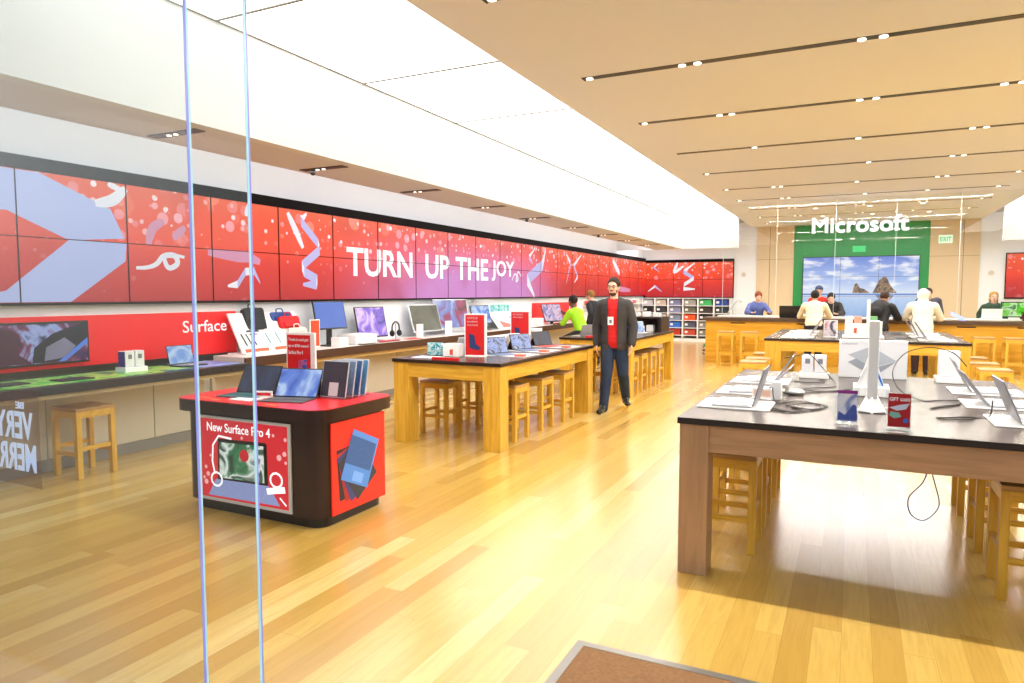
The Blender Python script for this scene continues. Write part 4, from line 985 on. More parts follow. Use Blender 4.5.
pa = placard('leaflet_stand', 'clear stand with a purple topped leaflet on the near table', -.01, 4.06, Z9, .12, .195, picture_mat('lav_photo', ['#e8e8f4', '#dfe2f2', '#8490c8', '#3a58b0'], 9), R(6), .006, frame_m=CLEAR)
flat(rect(-.05, .05, .165, .183), LF(pa, 0, 0), M('purple_band', '#8c2a8a', .5), 'header_band', pa, .001)
flat([(-.045, .022), (-.04, .07), (-.01, .05), (.01, .08), (.03, .11), (.045, .1), (.05, .05), (.05, .022)], LF(pa, 0, 0), M('person_print', '#4658a8', .5, var=.4, vs=40), 'person_picture', pa, .001)
pb = placard('leaflet_stand', 'clear stand with a red gift leaflet on the near table right of the white post', .23, 4.0, Z9, .125, .20, M('leaflet_red', '#a80c16', .4, var=.2), R(2), .006, frame_m=CLEAR)
text('GIFT', LF(pb, -.045, .15), .04, .018, LET, 'lettering', pb, bold=.01, depth=.001); text('GUIDE', LF(pb, .002, .15), .045, .015, LET, 'lettering', pb, bold=.01, depth=.001)
flat([(-.045, .115), (.0, .13), (.045, .14), (.03, .11), (-.01, .1)], LF(pb, 0, 0), M('lf_white', '#c8d0ea', .5), 'device_picture', pb, .001)
flat([(-.045, .075), (-.04, .095), (.0, .09), (.01, .07), (-.02, .06)], LF(pb, 0, 0), M('lf_teal', '#7ab0a8', .5), 'device_picture', pb, .001)
flat(circ(.03, .05, .012), LF(pb, 0, 0), M('lf_blue', '#3a6ac8', .5), 'badge_picture', pb, .001)
# cables on the near table
def cable(label, pts, r=.0035):
    b = MB(); b.tube(pts, r); return tag(b.build('security_cable', CABLE, sm=True), label, 'cable')
z = .906
cable('black cable with a loop beside the nearest left laptop', [(-.45, 4.75, z+.08), (-.44, 4.72, z+.02), (-.4, 4.62, z), (-.28, 4.78, z), (-.15, 4.6, z), (-.2, 4.45, z), (-.32, 4.5, z), (-.25, 4.38, z), (-.34, 4.3, z), (-.42, 4.34, z)])
cable('second thin black cable looping by the nearest left laptop', [(-.42, 4.42, z), (-.3, 4.3, z), (-.18, 4.45, z), (-.12, 4.62, z), (-.22, 4.7, z), (-.35, 4.55, z)])
cable('black cable hanging from the middle left laptop to the table centre', [(-.45, 5.2, z+.05), (-.4, 5.1, z), (-.25, 5.2, z), (-.1, 5.35, z), (-.02, 5.2, z), (-.08, 5.1, z)])
cable('black cable from the farthest left laptop to the white speaker boxes', [(-.48, 5.9, 1.08), (-.38, 5.95, 1.1), (-.3, 6.1, 1.1), (-.2, 6.05, 1.0), (-.1, 5.8, z), (-.12, 5.6, z), (-.3, 5.4, z), (-.18, 5.3, z), (.0, 5.5, z)])
cable('black cable along the back of the left row', [(-.42, 5.85, z), (-.3, 5.8, z), (-.18, 5.9, z), (-.22, 6.05, z)])
cable('tall black cable arching from the right laptops over the table', [(.74, 5.8, 1.08), (.66, 5.85, 1.17), (.52, 5.9, 1.2), (.36, 5.8, 1.16), (.27, 5.55, 1.05), (.3, 5.3, .95), (.42, 5.15, z), (.52, 5.2, z), (.64, 5.25, z)])
cable('black cable by the middle right laptop', [(.64, 5.15, z), (.56, 4.95, z), (.48, 4.85, z), (.44, 4.8, z), (.52, 4.95, z), (.62, 5.05, z)])
cable('black cable with a frayed end by the nearest right laptop', [(.72, 4.62, 1.0), (.7, 4.6, z), (.6, 4.56, z), (.5, 4.5, z), (.44, 4.46, z), (.5, 4.42, z), (.62, 4.5, z)])
cable('black cable loop dangling below the front edge of the near table', [(.37, 4.0, .74), (.35, 4.02, .64), (.29, 4.03, .55), (.30, 4.02, .47), (.36, 4.0, .45), (.42, 4.0, .53), (.4, 4.0, .64), (.37, 3.99, .74)], .003)

# ------------------------------------------------------------------ far centre table items
for i, (x, y, rz, ang, l) in enumerate(((-.75, 11.9, -90, 120, 'near laptop at the left of the far centre table'), (-.75, 12.7, -90, 122, 'middle laptop at the left of the far centre table'), (-.75, 13.6, -90, 118, 'far laptop at the left of the far centre table'),
                                        (1.15, 11.9, 90, 122, 'near laptop at the right of the far centre table'), (1.1, 12.7, 90, 116, 'middle laptop at the right of the far centre table'), (1.1, 13.6, 90, 120, 'far laptop at the right of the far centre table'))):
    laptop(l, (x, y, Z9+.008), R(rz), .42, .30, ang, SILVER, SB, SCRD)
    tag(MB().box(x-.26, x+.22, y-.24, y+.24, Z9-.0005, Z9+.008).build('display_plate', GLOSSW, bevel=.003), 'white plate under the %s' % l, 'plate', 'white plates on the far centre table')
pg = placard('leaflet_stand', 'small stand with a red and dark leaflet on the far centre table', -.3, 12.0, Z9, .2, .27, picture_mat('red_leaf', ['#c02838', '#e8e0ea', '#38304a', '#e0e0f0'], 5), 0, .02)
ow = T('software_display', 'low white display block of software boxes on the far centre table', 'display', (.15, 12.2, .9))
MB().box(-.13, .45, 11.95, 12.5, Z9, .93).build('base', GLOSSW, ow, bevel=.004)
MB().box(-.1, .22, 12.0, 12.15, .93, 1.12).build('front_box', PAPER, ow); MB().box(.24, .42, 12.0, 12.15, .93, 1.16).build('side_box', PAPER, ow)
MB().prism([(.03, .98), (.07, .97), (.07, 1.06), (.03, 1.05)], .001, frame((0, 11.999, 0), (1, 0, 0), (0, 0, 1))).build('orange_mark', M('mark_orange'), ow)
for i, (x, c) in enumerate(((-.05, '#e8e4e2'), (.08, '#e2a08a'), (.3, '#7ab87a'))):
    tag(MB().box(x-.05, x+.06, 12.3, 12.4, .931, 1.23).build('software_box', M('sw'+c, c, .5), bevel=.003), '%s software box at the rear of the white block on the far centre table' % ['white', 'orange tinted', 'green tinted'][i], 'box', 'software boxes on the far centre table')
fp = T('display_post', 'white thin post in the middle of the far centre table', 'post', (.22, 12.2, .9))
MB().box(.205, .255, 12.2, 12.25, .93, 1.5).build('column', GLOSSW, fp, bevel=.004); MB().cone((.23, 12.225, .93), (.23, 12.225, 1.0), .07, .03, seg=4).build('flared_foot', GLOSSW, fp)
cable('black cable loops at the right of the far centre table', [(.85, 12.3, z), (.7, 12.1, z), (.6, 12.3, z), (.75, 12.6, z), (.9, 12.5, z), (1.0, 12.1, z+.02)])
cable('black cable behind the right laptops of the far centre table', [(.9, 13.3, z), (.7, 13.1, z), (.62, 13.4, z), (.8, 13.7, z)])

# bar things
bl = T('laptop', 'black laptop seen from behind on the bar left of the cream sweater', 'laptop', (-1.2, 16.7, 1.04))
MB().box(-1.45, -1.0, 16.55, 16.85, 1.041, 1.056).build('base', BLK2, bl, bevel=.004)
MB().box(-1.47, -.98, 0, .012, 0, .27, Matrix.Translation((0, 16.56, 1.056)) @ Matrix.Rotation(R(14), 4, 'X')).build('lid', BLK2, bl, bevel=.004)
lr = T('laptop', 'white laptop in front of the woman at the right end of the bar', 'laptop', (2.6, 17.1, 1.06))
MB().box(2.42, 2.78, 17.16-.5+.6, 17.5, 1.061, 1.075).build('base', SILVER, lr); MB().box(2.42, 2.78, 0, .01, 0, .2, Matrix.Translation((0, 17.27, 1.075)) @ Matrix.Rotation(R(10), 4, 'X')).build('lid', GLOSSW, lr, bevel=.003)
gl = T('desk_lamp', 'thin angled lamp on the bar left of the seated clerk', 'lamp', (-2.7, 17.4, 1.06))
b = MB(); b.tube([(-2.75, 17.42, 1.07), (-2.6, 17.42, 1.3), (-2.5, 17.42, 1.42), (-2.42, 17.42, 1.4)], .012); b.build('arm', SILVER, gl); MB().cone((-2.75, 17.42, 1.061), (-2.75, 17.42, 1.08), .08).build('base', SILVER, gl)
MB().ball((-2.42, 17.42, 1.4), .04, .03, .03).build('lamp_head', SILVER, gl)
pl_ = T('potted_plant', 'bright green leafy plant in a dark red pot at the right end of the bar', 'plant', (3.1, 16.7, 1.04))
MB().cone((3.12, 16.75, 1.041), (3.12, 16.75, 1.22), .09, .12, seg=20).build('pot', M('pot_red', '#5a1a14', .5), pl_)
b = MB()
for k in range(120):
    a, e_ = random.uniform(0, 2*math.pi), random.uniform(-.2, 1.4); r = random.uniform(.12, .34)
    c0 = V((3.12, 16.75, 1.2)); c1_ = c0+V((math.cos(a)*math.cos(e_)*r, math.sin(a)*math.cos(e_)*r*.6, math.sin(e_)*r))
    sd = (c1_-c0).cross(V((0, 0, 1))); sd = (sd.normalized() if sd.length > 1e-4 else V((1, 0, 0)))*.03
    m_ = c0.lerp(c1_, .6)
    f = b.bm.faces.new([b.bm.verts.new(q) for q in (c0, m_+sd, c1_+V((0, 0, -.02)), m_-sd)])
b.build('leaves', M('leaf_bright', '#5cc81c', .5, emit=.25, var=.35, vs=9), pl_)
gm = T('green_screen', 'flat screen glowing green on the bar behind the plant', 'screen', (2.9, 17.6, 1.06))
MB().box(2.75, 3.6, 17.3, 17.33, 1.1, 1.42).build('housing', BLK2, gm); MB().box(2.77, 3.58, 17.296, 17.3, 1.12, 1.4).build('display', picture_mat('green_picture', ['#2a9a20', '#8ae050', '#d8f8c0', '#1a7a30'], 6, .8), gm)
MB().box(3.1, 3.2, 17.3, 17.4, 1.06, 1.12).build('stand', BLK2, gm)
tag(MB().box(-.1, .22, 0, .005, 0, .16, Matrix.Translation((1.9, 16.65, 1.10)) @ Matrix.Rotation(R(-60), 4, 'X') @ Matrix.Rotation(R(30), 4, 'Z')).build('blue_tablet', M('blue_slate', '#7c8ce8', .4, emit=.4)), 'small bright blue tablet leaning on the bar left of the woman', 'tablet')

# ------------------------------------------------------------------ storefront glass and entry mat
SG = glass_mat('storefront_glass', (.975, .99, .985, 1), .0)
E1 = M('glass_edge_lavender', '#8f92e0', .25, emit=.35, var=.3, vs=3); E2 = M('glass_edge_cyan', '#a8d8ea', .25, emit=.35, var=.2, vs=2)
for i, (xe, y, l) in enumerate(((-1.60, 1.30, 'front clear glass storefront pane ending left of the kiosk, pale purple edge'), (-1.545, 1.45, 'rear clear glass storefront pane ending over the kiosk poster, blue edge'))):
    t = T('storefront_pane', l, 'glass pane', (xe, y, 0))
    MB().box(-7.0, xe-.003, y-.006, y+.006, .01, 3.68).build('pane', SG, t)
    MB().box(xe-.003, xe, y-.006, y, .01, 3.68).build('polished_edge', (E1, E2)[i], t)
    MB().box(xe-.003, xe, y, y+.006, .01, 3.68).build('polished_edge', (E2, E1)[i], t)
struct(MB().box(-7.0, -1.5, 1.25, 1.5, 0, .01).build('trim_door_track', SILVER))
dc = T('sign_reflection', 'painted glass reflection of VERY MERRY lettering on a pale red patch, far left', 'reflection', (-2.45, 1.29, 1.0))  # reflected sign text, painted as flat shapes just before the pane
DP = M('reflection_patch', '#7a4c40', .6, alpha=.16); DL = M('reflection_letters', '#c8d4e8', .6, emit=.25, alpha=.75)
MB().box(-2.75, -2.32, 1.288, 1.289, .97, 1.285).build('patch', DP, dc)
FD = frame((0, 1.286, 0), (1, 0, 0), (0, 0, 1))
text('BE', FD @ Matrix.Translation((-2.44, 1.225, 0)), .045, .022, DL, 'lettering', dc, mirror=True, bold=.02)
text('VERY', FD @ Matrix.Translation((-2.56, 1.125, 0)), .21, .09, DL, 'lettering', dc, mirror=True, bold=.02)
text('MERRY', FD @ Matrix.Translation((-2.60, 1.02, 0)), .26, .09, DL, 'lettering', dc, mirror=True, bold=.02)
mt = T('entry_mat', 'brown entrance mat in a grey metal frame at the bottom of the picture', 'mat', (0, 2.2, 0))
MB().box(-1.04, 1.6, .9, 2.84, .001, .012).build('mat_field', M('mat_brown', '#8a6440', .95, var=.35, vs=60, bump=.4), mt)
b = MB(); b.box(-1.08, -1.04, .86, 2.88, .0, .014); b.box(1.6, 1.64, .86, 2.88, 0, .014); b.box(-1.04, 1.6, 2.84, 2.88, 0, .014); b.box(-1.04, 1.6, .86, .9, 0, .014)
b.build('metal_frame', M('mat_frame', '#8f8c86', .35, .6), mt)

# ------------------------------------------------------------------ people
def freeze(bm, voxel, it=6, name='m', cuts=(), dele=None):
    me = bpy.data.meshes.new(name); bm.to_mesh(me); bm.free()
    o = bpy.data.objects.new(name, me); COL.objects.link(o)
    m = o.modifiers.new('r', 'REMESH'); m.mode = 'VOXEL'; m.voxel_size = voxel; m.use_smooth_shade = True
    s = o.modifiers.new('s', 'SMOOTH'); s.iterations = it; s.factor = .5
    dg = bpy.context.evaluated_depsgraph_get()
    out = bpy.data.meshes.new_from_object(o.evaluated_get(dg))
    bpy.data.objects.remove(o); bpy.data.meshes.remove(me)
    if cuts or dele:
        b = bmesh.new(); b.from_mesh(out)
        for co, no in cuts:
            bmesh.ops.bisect_plane(b, geom=b.verts[:]+b.edges[:]+b.faces[:], plane_co=co, plane_no=no, clear_outer=True)
        if dele:
            bmesh.ops.delete(b, geom=[f for f in b.faces if dele(f.calc_center_median())], context='FACES')
        b.to_mesh(out); b.free()
    for p in out.polygons: p.use_smooth = True
    out.name = name
    return out

SKIN = M('skin_light', '#e2b296', .5, var=.05, vs=30); SKIND = M('skin_dark', '#6a4030', .5, var=.05, vs=30)
def person(label, loc, rz, J, top, bottom, hair='#2a1c14', skin=None, voxel=.011, jacket=None, hood=None, cap=None, beard=False, glasses=False,
           badge=False, long_hair=False, head_yaw=0, head_pitch=0, sleeves=1.0, backpack=None, scale=1.0, shoes='#141414', hem=None, smile=True):
    skin = skin or SKIN
    t = T('person', label, 'person', loc, rz)
    t.scale = (scale,)*3
    J = {k: V(v) for k, v in J.items()}
    pel, nek, hd = J['pelvis'], J['neck'], J['head']
    spine = (nek-pel); up = spine.normalized()
    lat = (J['shL']-J['shR']).normalized(); fwd = lat.cross(up).normalized()*-1
    if fwd.y > 0 and abs(fwd.y) > .5: fwd = -fwd
    lat = up.cross(fwd)*-1
    lat = lat if lat.dot(J['shL']-J['shR']) > 0 else -lat
    rm = Matrix((lat, -fwd, up)).transposed()
    secs = [(0, .163, .115), (.1, .160, .113), (.2, .153, .109), (.3, .149, .106), (.4, .148, .105), (.5, .152, .108), (.6, .158, .111), (.7, .164, .113), (.8, .166, .11), (.88, .160, .1)]
    def torso(b, g=0.0, lo=-.01, hi=1.0):
        for tt, rx, ry in secs:
            if lo <= tt <= hi: b.ball(pel.lerp(nek, tt), rx+g, ry+g, .115+g*.3, rm)
        if hi > .9:
            b.caps(J['shR'].lerp(nek, .1), .055+g, nek.lerp(pel, .12), .06+g); b.caps(J['shL'].lerp(nek, .1), .055+g, nek.lerp(pel, .12), .06+g)
    def arms(b, g=0.0, frac=1.0):
        for s in 'RL':
            sh, el, wr = J['sh'+s], J['el'+s], J['wr'+s]
            b.caps(sh, .055+g, el, .042+g)
            e = el.lerp(wr, frac)
            b.caps(el, .042+g, e, (.029 if frac > .9 else .036)+g)
    def legs(b, g=0.0):
        for s in 'RL':
            b.caps(J['hip'+s], .088+g, J['kn'+s], .06+g*.9); b.caps(J['kn'+s], .058+g*.9, J['kn'+s].lerp(J['an'+s], .35), .057+g*.9)
            b.caps(J['kn'+s].lerp(J['an'+s], .35), .057+g*.9, J['an'+s]+V((0, 0, -.035 if g > 0 else 0)), .042+g)
    # head frame
    hm = Matrix.Translation(hd) @ Matrix.Rotation(R(head_yaw), 4, 'Z') @ Matrix.Rotation(R(head_pitch), 4, 'X')
    hr = hm.to_3x3()
    def hp_(x, y, z): return hm @ V((x, y, z))
    b = MB()
    torso(b); arms(b); legs(b)
    b.caps(nek-up*.03, .056, hp_(0, .015, -.06), .05)
    b.ball(hp_(0, .012, .025), .077, .096, .098, hr); b.ball(hp_(0, -.03, -.045), .055, .058, .068, hr)
    b.ball(hp_(0, -.06, -.085), .026, .022, .022, hr)                       # chin
    b.caps(hp_(0, -.085, .02), .009, hp_(0, -.103, -.018), .014)             # nose
    for s in (-1, 1):
        b.ball(hp_(s*.078, .01, -.005), .011, .02, .032, hr)                 # ears
        b.ball(hp_(s*.035, -.066, -.02), .022, .018, .02, hr)                # cheeks
    b.caps(hp_(-.035, -.082, .03), .01, hp_(.035, -.082, .03), .01)          # brow
    for s in 'RL':
        wr, el = J['wr'+s], J['el'+s]
        d = J.get('hd'+s, (wr-el)).normalized()
        side = J.get('th'+s, V((0, -1, 0))); side = (side-d*side.dot(d)).normalized()
        n = d.cross(side).normalized()
        sgn = 1 if s == 'R' else -1
        pm = Matrix((side, n, d)).transposed()
        b.ball(wr+d*.05, .042, .018, .052, pm)
        for k in range(4):
            base = wr+d*.085+side*(.03-.02*k)
            L1, L2 = ((.040, .032), (.045, .036), (.042, .033), (.034, .026))[k]
            cur = n*sgn*-1 if 'curl'+s not in J else J['curl'+s]
            m1 = base+(d*.95+cur*.25).normalized()*L1
            b.caps(base-d*.02, .0105, m1, .0095, 10); b.caps(m1, .0095, m1+(d*.75+cur*.65).normalized()*L2, .008, 10)
        th0 = wr+d*.025+side*.028
        th1 = th0+(side*.65+d*.75).normalized()*.042; b.caps(th0, .014, th1, .011, 10); b.caps(th1, .011, th1+(side*.15+d).normalized()*.032, .0095, 10)
    for s in 'RL':
        an, toe = J['an'+s], J['toe'+s]
        b.caps(an+V((0, 0, -.02)), .03, toe, .024)
    me = freeze(b.bm, voxel, 5, 'body')
    me.materials.append(skin)
    link_mesh('body', me, t, True)
    def cloth(name, b, m, vx=None, it=6, cuts=(), dele=None, solid=.004):
        me = freeze(b.bm, vx or voxel, it, name, cuts, dele); me.materials.append(m)
        o = link_mesh(name, me, t, True)
        if solid:
            sm_ = o.modifiers.new('thick', 'SOLIDIFY'); sm_.thickness = solid; sm_.offset = 0
        return o
    # shirt
    b = MB(); torso(b, .014); arms(b, .013, sleeves)
    hz = hem if hem is not None else pel.z-.06
    b.ball(pel-up*.04, .168, .12, .1, rm)
    cuts = [((0, 0, hz), (0, 0, -1))]
    nk = nek+up*.0
    def neckhole(c): 
        q = c-(nek+up*.06); return q.length < .075
    tm = M('shirt'+top, top, .8, var=.12, vs=14)
    cloth('shirt', b, tm, cuts=cuts, dele=neckhole)
    # trousers
    b = MB(); legs(b, .017)
    b.ball(pel+V((0, 0, .0)), .178, .126, .12, rm); b.ball(pel+V((0, .02, -.06)), .172, .125, .1, rm)
    cuts = [((0, 0, pel.z+.08), (0, 0, 1))]
    cloth('trousers', b, M('trousers'+bottom, bottom, .85, var=.3, vs=7, bump=.1), cuts=cuts)
    # shoes
    for s in 'RL':
        an, toe = J['an'+s], J['toe'+s]
        b = MB(); d = (toe-an); d.z = 0; d.normalize()
        heel = V((an.x, an.y, toe.z))-d*.035
        b.caps(heel+V((0, 0, .012)), .042, toe+d*.03, .036); b.caps(an+V((0, 0, -.01)), .05, toe-d*.03+V((0, 0, .01)), .04); b.caps(an+V((0, 0, -.01)), .05, heel+V((0, 0, .012)), .045)
        b.ball(toe+d*.035, .045, .05, .032)
        cloth('shoe', b, M('shoe'+shoes, shoes, .35), it=3, cuts=[((0, 0, max(0.0, min(heel.z, toe.z)-.034)), (0, 0, -1))], solid=0)
    # jacket
    if jacket:
        b = MB(); torso(b, .028); arms(b, .021, .97)
        b.ball(pel-up*.0, .192, .145, .14, rm); b.ball(pel-up*.08, .19, .145, .13, rm)
        b.caps(nek+up*.02+fwd*-.02, .075, nek-up*.03, .09)
        fx = rm.transposed()
        open_ = jacket.get('open')
        def front(c):
            q = fx @ (c-pel)
            if (c-(nek+up*.07)).length < .078: return True
            return bool(open_) and q.y < -.03 and abs(q.x+open_[1]) < open_[0]*(1+.5*max(0, q.z-.35))
        cloth('jacket', b, M('jacket'+jacket['c'], jacket['c'], .75, var=.25, vs=12), cuts=[((0, 0, hz-.03), (0, 0, -1))], dele=front, solid=.012)
    # hair
    if not hood:
        b = MB(); b.ball(hp_(0, .022, .042), .086, .100, .098, hr)
        if long_hair: b.ball(hp_(0, .05, -.04), .088, .075, .15, hr)
        n1 = hr @ V((0, -1, -.55)).normalized()
        cuts = [(hp_(0, -.055, .05), n1)]
        if not long_hair: cuts.append((hp_(0, 0, -.03), hr @ V((0, -.35, -1)).normalized()))
        cloth('hair', b, M('hair'+hair, hair, .8, var=.4, vs=60), it=2, cuts=cuts, solid=.004)
    else:
        b = MB(); b.ball(hp_(0, .02, .02), .105, .115, .125, hr); b.caps(hp_(0, .03, -.08), .09, nek, .1)
        cloth('hood', b, M('hood'+hood, hood, .85, var=.1), cuts=[(hp_(0, -.062, 0), hr @ V((0, -1, .1)).normalized())], solid=.01)
    if cap:
        b = MB(); b.ball(hp_(0, .01, .05), .092, .108, .09, hr)
        cloth('cap', b, M('cap'+cap, cap, .8), cuts=[(hp_(0, 0, .035), hr @ V((0, 0, -1)))], it=2)
    EW = M('eye_white', '#efece8', .3); ED = M('iris_dark', '#2a1a12', .2)
    for s in (-1, 1):
        e_ = MB().ball(hp_(s*.031, -.0815, .006), .012, .007, .0075, hr).build('eye', EW, t, sm=True, local=True)
        MB().ball(hp_(s*.031, -.0875, .006), .0055, .0025, .0055, hr).build('iris', ED, e_, sm=True, local=True)
        MB().box(s*.034-.016, s*.034+.016, -.096, -.089, .025, .030, hm).build('eyebrow', M('hair'+hair), t, local=True)
    MB().ball(hp_(0, -.088, -.05), .022, .006, .006, hr).build('mouth', M('lips', '#a85850', .5), t, sm=True, local=True)
    if beard:
        b = MB(); b.ball(hp_(0, -.029, -.052), .058, .0605, .066, hr); b.ball(hp_(0, -.062, -.086), .029, .026, .027, hr)
        def nob(c):
            q = hm.inverted() @ c
            return (q.z > -.074 and abs(q.x) < .053) or q.z > -.025 or q.y > .02 or (abs(q.x) < .03 and -.06 < q.z < -.04)
        cloth('beard', b, M('beard_dark', '#4a3426', .9, var=.3, vs=90), vx=.007, it=2, dele=nob, solid=.0015)
        b = MB(); b.caps(hp_(-.02, -.09, -.039), .0035, hp_(.02, -.09, -.039), .0035); b.build('moustache', M('beard_dark'), t, local=True)
    if glasses:
        b = MB()
        for s in (-1, 1):
            b.tube([hp_(s*.033+.021*math.cos(a), -.1, .006+.015*math.sin(a)) for a in [2*math.pi*k/14 for k in range(15)]], .0018, sub=1)
            b.tube([hp_(s*.054, -.1, .01), hp_(s*.08, -.03, .01), hp_(s*.082, .01, .01)], .0018, sub=1)
        b.tube([hp_(-.012, -.1, .01), hp_(.012, -.1, .01)], .0018, sub=1)
        b.build('glasses', M('glasses_frame', '#2a1e1a', .3), t, local=True)
    if badge:
        c = pel.lerp(nek, .52)+fwd*.148+lat*badge
        F = frame(c, lat, up) if (lat.cross(up)).dot(fwd) > 0 else frame(c, -lat, up)
        bd = MB().box(-.038, .038, -.055, .055, 0, .004, F).build('name_badge', PAPER, t, local=True)
        MB().box(-.016, .016, -.03, .015, .004, .005, F).build('badge_photo', M('badge_photo', '#5a6a78', .5), bd, local=True)
    if backpack:
        b = MB(); c = pel.lerp(nek, .6)-fwd*.19; b.ball(c, .15, .1, .21, rm); b.ball(c-up*.08-fwd*.03, .12, .09, .1, rm)
        cloth('backpack', b, M('pack'+backpack, backpack, .8), solid=0)
    return t

def pose(**kw):
    J = dict(pelvis=(0, 0, .95), neck=(0, .0, 1.47), head=(0, -.02, 1.655), shR=(-.175, 0, 1.42), shL=(.175, 0, 1.42),
             elR=(-.235, .03, 1.14), elL=(.235, .03, 1.14), wrR=(-.24, -.04, .90), wrL=(.24, -.04, .90),
             hipR=(-.085, 0, .90), hipL=(.085, 0, .90), knR=(-.10, -.02, .49), knL=(.10, -.02, .49),
             anR=(-.10, .03, .085), anL=(.10, .03, .085), toeR=(-.12, -.12, .035), toeL=(.12, -.12, .035))
    J.update(kw); return J
# walking man (right leg planted forward, left leg trailing)
person('bearded man with glasses in a dark grey jacket, red T-shirt and jeans, walking', (-2.89, 9.02, 0), R(14),
       pose(pelvis=(.0, 0, .95), neck=(-.005, -.01, 1.49), head=(-.02, -.025, 1.675), shR=(-.172, .01, 1.425), shL=(.172, -.01, 1.425),
            elR=(-.245, .06, 1.15), wrR=(-.24, -.0, .905), elL=(.25, -.02, 1.15), wrL=(.235, -.10, .915),
            knR=(-.095, -.12, .50), anR=(-.13, -.17, .085), toeR=(-.16, -.33, .034),
            knL=(.12, -.05, .51), anL=(.145, .27, .18), toeL=(.17, .17, .07)),
       '#cc1418', '#1b2b45', hair='#2c1c14', voxel=.0085, jacket=dict(c='#33302f', open=(.062, .012)), beard=True, glasses=True, badge=-.035, head_yaw=-14, shoes='#16140f', hem=.86)
# man in lime shirt reaching to the touch screen
person('man in a lime green shirt leaning and touching the tilted touch screen', (-5.02, 13.5, 0), R(-110),
       pose(pelvis=(0, .0, .80), neck=(0, -.22, 1.24), head=(0, -.28, 1.42), shR=(-.175, -.20, 1.19), shL=(.175, -.20, 1.19),
            elR=(-.26, -.42, 1.10), wrR=(-.2, -.66, 1.16), hdR=(.1, -1, .3), elL=(.25, -.32, .97), wrL=(.16, -.52, .95), hdL=(0, -1, 0), thL=(-1, 0, 0),
            hipR=(-.09, 0, .76), hipL=(.09, 0, .76), knR=(-.16, -.38, .62), knL=(.16, -.38, .62), anR=(-.16, -.3, .25), anL=(.16, -.3, .25), toeR=(-.16, -.42, .2), toeL=(.16, -.42, .2)),
       '#98d81c', '#2a2a30', hair='#120c0a', skin=SKIND, sleeves=.25)
put_stool(-4.98, 13.62, 'wooden stool the man in lime green sits on', 'stools at the far counter')
person('person with short sandy hair in a black top beside the man in lime green', (-5.2, 14.75, 0), R(-100),
       pose(neck=(0, -.05, 1.38), head=(0, -.12, 1.53), shR=(-.175, -.05, 1.33), shL=(.175, -.05, 1.33)), '#1c2028', '#202024', hair='#8a6430', head_pitch=10)
# customers and clerks at the bar
person('customer in a cream sweater seen from behind, leaning on the bar', (-.72, 15.82, 0), R(180),
       pose(pelvis=(0, .06, .93), neck=(0, -.14, 1.38), head=(0, -.18, 1.53), shR=(-.19, -.1, 1.33), shL=(.19, -.1, 1.33), elR=(-.3, -.3, 1.10), elL=(.3, -.3, 1.10), wrR=(-.18, -.52, 1.09), wrL=(.18, -.52, 1.09), hdR=(.4, -1, 0), hdL=(-.4, -1, 0)),
       '#eee2c2', '#1c1c22', hair='#16100e', head_pitch=-8)
person('clerk with dark hair in red and black bending forward behind the bar', (-.45, 18.0, 0), R(0),
       pose(neck=(0, -.22, 1.36), head=(0, -.34, 1.47), shR=(-.17, -.2, 1.32), shL=(.17, -.2, 1.32), elR=(-.26, -.3, 1.13), elL=(.26, -.3, 1.13), wrR=(-.14, -.42, 1.12), wrL=(.14, -.42, 1.12), hdR=(.5, -1, 0), hdL=(-.5, -1, 0)),
       '#1a1414', '#1a1a20', hair='#120c0a', head_pitch=22)
person('person in a blue knit cap and red top standing behind the bending clerk', (-.75, 18.6, 0), R(0), pose(), '#d02420', '#20242c', cap='#3c5078', hair='#20242c')
person('customer in a black coat with a backpack leaning over the bar', (.48, 15.72, 0), R(158),
       pose(pelvis=(0, .08, .93), neck=(0, -.2, 1.36), head=(0, -.28, 1.5), shR=(-.19, -.14, 1.31), shL=(.19, -.14, 1.31), elR=(-.26, -.3, 1.09), elL=(.26, -.3, 1.09), wrR=(-.14, -.5, 1.08), wrL=(.14, -.5, 1.08), hdR=(.3, -1, 0), hdL=(-.3, -1, 0)),
       '#101014', '#141418', hair='#3a2416', jacket=dict(c='#131318'), backpack='#1c1c20', head_pitch=15)
person('customer in a white hooded jacket seen from behind at the bar', (1.24, 15.72, 0), R(176),
       pose(pelvis=(0, .06, .93), neck=(0, -.12, 1.39), head=(0, -.18, 1.54), shR=(-.2, -.08, 1.33), shL=(.2, -.08, 1.33), elR=(-.31, -.25, 1.1), elL=(.31, -.25, 1.1), wrR=(-.2, -.5, 1.09), wrL=(.2, -.5, 1.09), hdR=(.4, -1, 0), hdL=(-.4, -1, 0)),
       '#f0ead8', '#301c20', hood='#f2ecd8', jacket=dict(c='#f0e8d4'), head_pitch=5)
person('person in a dark grey coat just behind the white hooded jacket', (1.5, 17.75, 0), R(-10), pose(neck=(0, -.1, 1.42), head=(0, -.16, 1.58)), '#4a4450', '#22222a', hair='#2a1c18', jacket=dict(c='#4c4652'))
person('clerk with auburn hair in a blue top behind the glass, near the thin lamp', (-2.15, 18.1, 0), R(20),
       pose(neck=(0, -.12, 1.34), head=(0, -.2, 1.5), shR=(-.17, -.1, 1.29), shL=(.17, -.1, 1.29), elR=(-.28, -.22, 1.12), elL=(.28, -.22, 1.12), wrR=(-.2, -.4, 1.12), wrL=(.2, -.4, 1.12)), '#5a68a8', '#22242c', hair='#8a3c1c', head_pitch=25)
person('woman with long light brown hair in dark green at the right end of the bar', (2.72, 18.0, 0), R(0),
       pose(neck=(0, -.05, 1.34), head=(0, -.08, 1.5), shR=(-.16, -.05, 1.29), shL=(.16, -.05, 1.29)), '#24402c', '#202024', hair='#b08a50', long_hair=True)

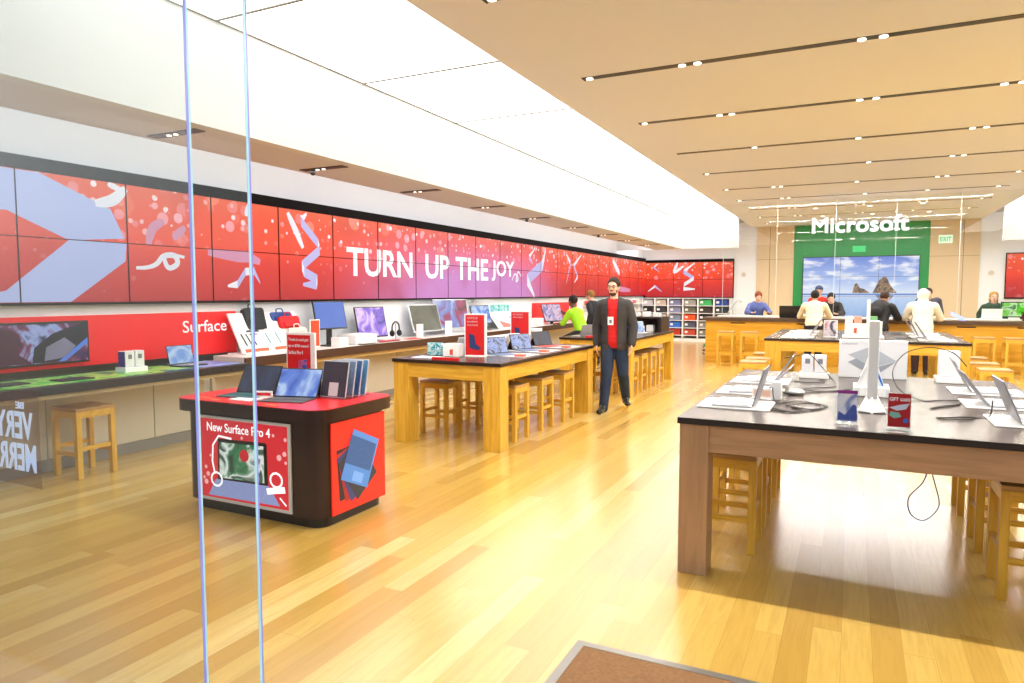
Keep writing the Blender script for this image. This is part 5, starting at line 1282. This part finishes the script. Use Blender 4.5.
# ------------------------------------------------------------------ lights, world, camera
def area(name, loc, rot, sx, sy, power, col=(1, 1, 1)):
    l = bpy.data.lights.new(name, 'AREA'); l.shape = 'RECTANGLE'; l.size = sx; l.size_y = sy; l.energy = power; l.color = col
    o = bpy.data.objects.new(name, l); COL.objects.link(o); o.location = loc; o.rotation_euler = rot
    return o
for y in (4.5, 8.55, 12.62, 16.55, 20.4):
    area('slot_light', (.1, y, ZC-.02), (0, 0, 0), 5.0, .08, 210, (1, .96, .9))
for y0 in (4.0, 9.4, 14.8, 20.2):
    area('cove_light', (-5.42, y0, 3.1), (0, R(60), 0), .1, 5.2, 22, (.95, .97, 1))
for y0 in (5.0, 10.0, 15.0): area('soffit_light', (-4.92, y0, 2.86), (0, 0, 0), .4, 4, 35, (1, .96, .9))
area('back_ceiling_light', (3.9, 12, 3.84), (0, 0, 0), 1.4, 16, 380)
area('back_wall_wash', (-5.0, 21.8, 3.4), (R(-15), 0, 0), 3, 1.2, 60); area('back_wall_wash', (5.0, 21.8, 3.4), (R(-15), 0, 0), 3, 1.2, 60)

w = bpy.data.worlds.new('mall_light'); SC.world = w; w.use_nodes = True
nt = w.node_tree; bg = nt.nodes['Background']
tcw = node(nt, 'ShaderNodeTexCoord'); sw = node(nt, 'ShaderNodeSeparateXYZ'); nt.links.new(tcw.outputs['Generated'], sw.inputs[0])
nt.links.new(mixc(nt, smooth(nt, sw.outputs[2], -.12, .25), lin('#7a756c'), (.93, .98, 1, 1)), bg.inputs[0]); bg.inputs[1].default_value = 1.1

cam = bpy.data.cameras.new('camera'); co = bpy.data.objects.new('camera', cam); COL.objects.link(co)
cam.sensor_width = 36; cam.lens = 690/1024*36; cam.clip_start = .05; cam.clip_end = 100
co.location = (0, 0, 1.6); co.rotation_euler = (R(90-4.0207), 0, R(26.2427))
SC.camera = co
SC.view_settings.view_transform = 'Standard'; SC.view_settings.look = 'None'; SC.view_settings.exposure = 0.1
SC.cycles.max_bounces = 8; SC.cycles.transparent_max_bounces = 12; SC.cycles.sample_clamp_indirect = 6
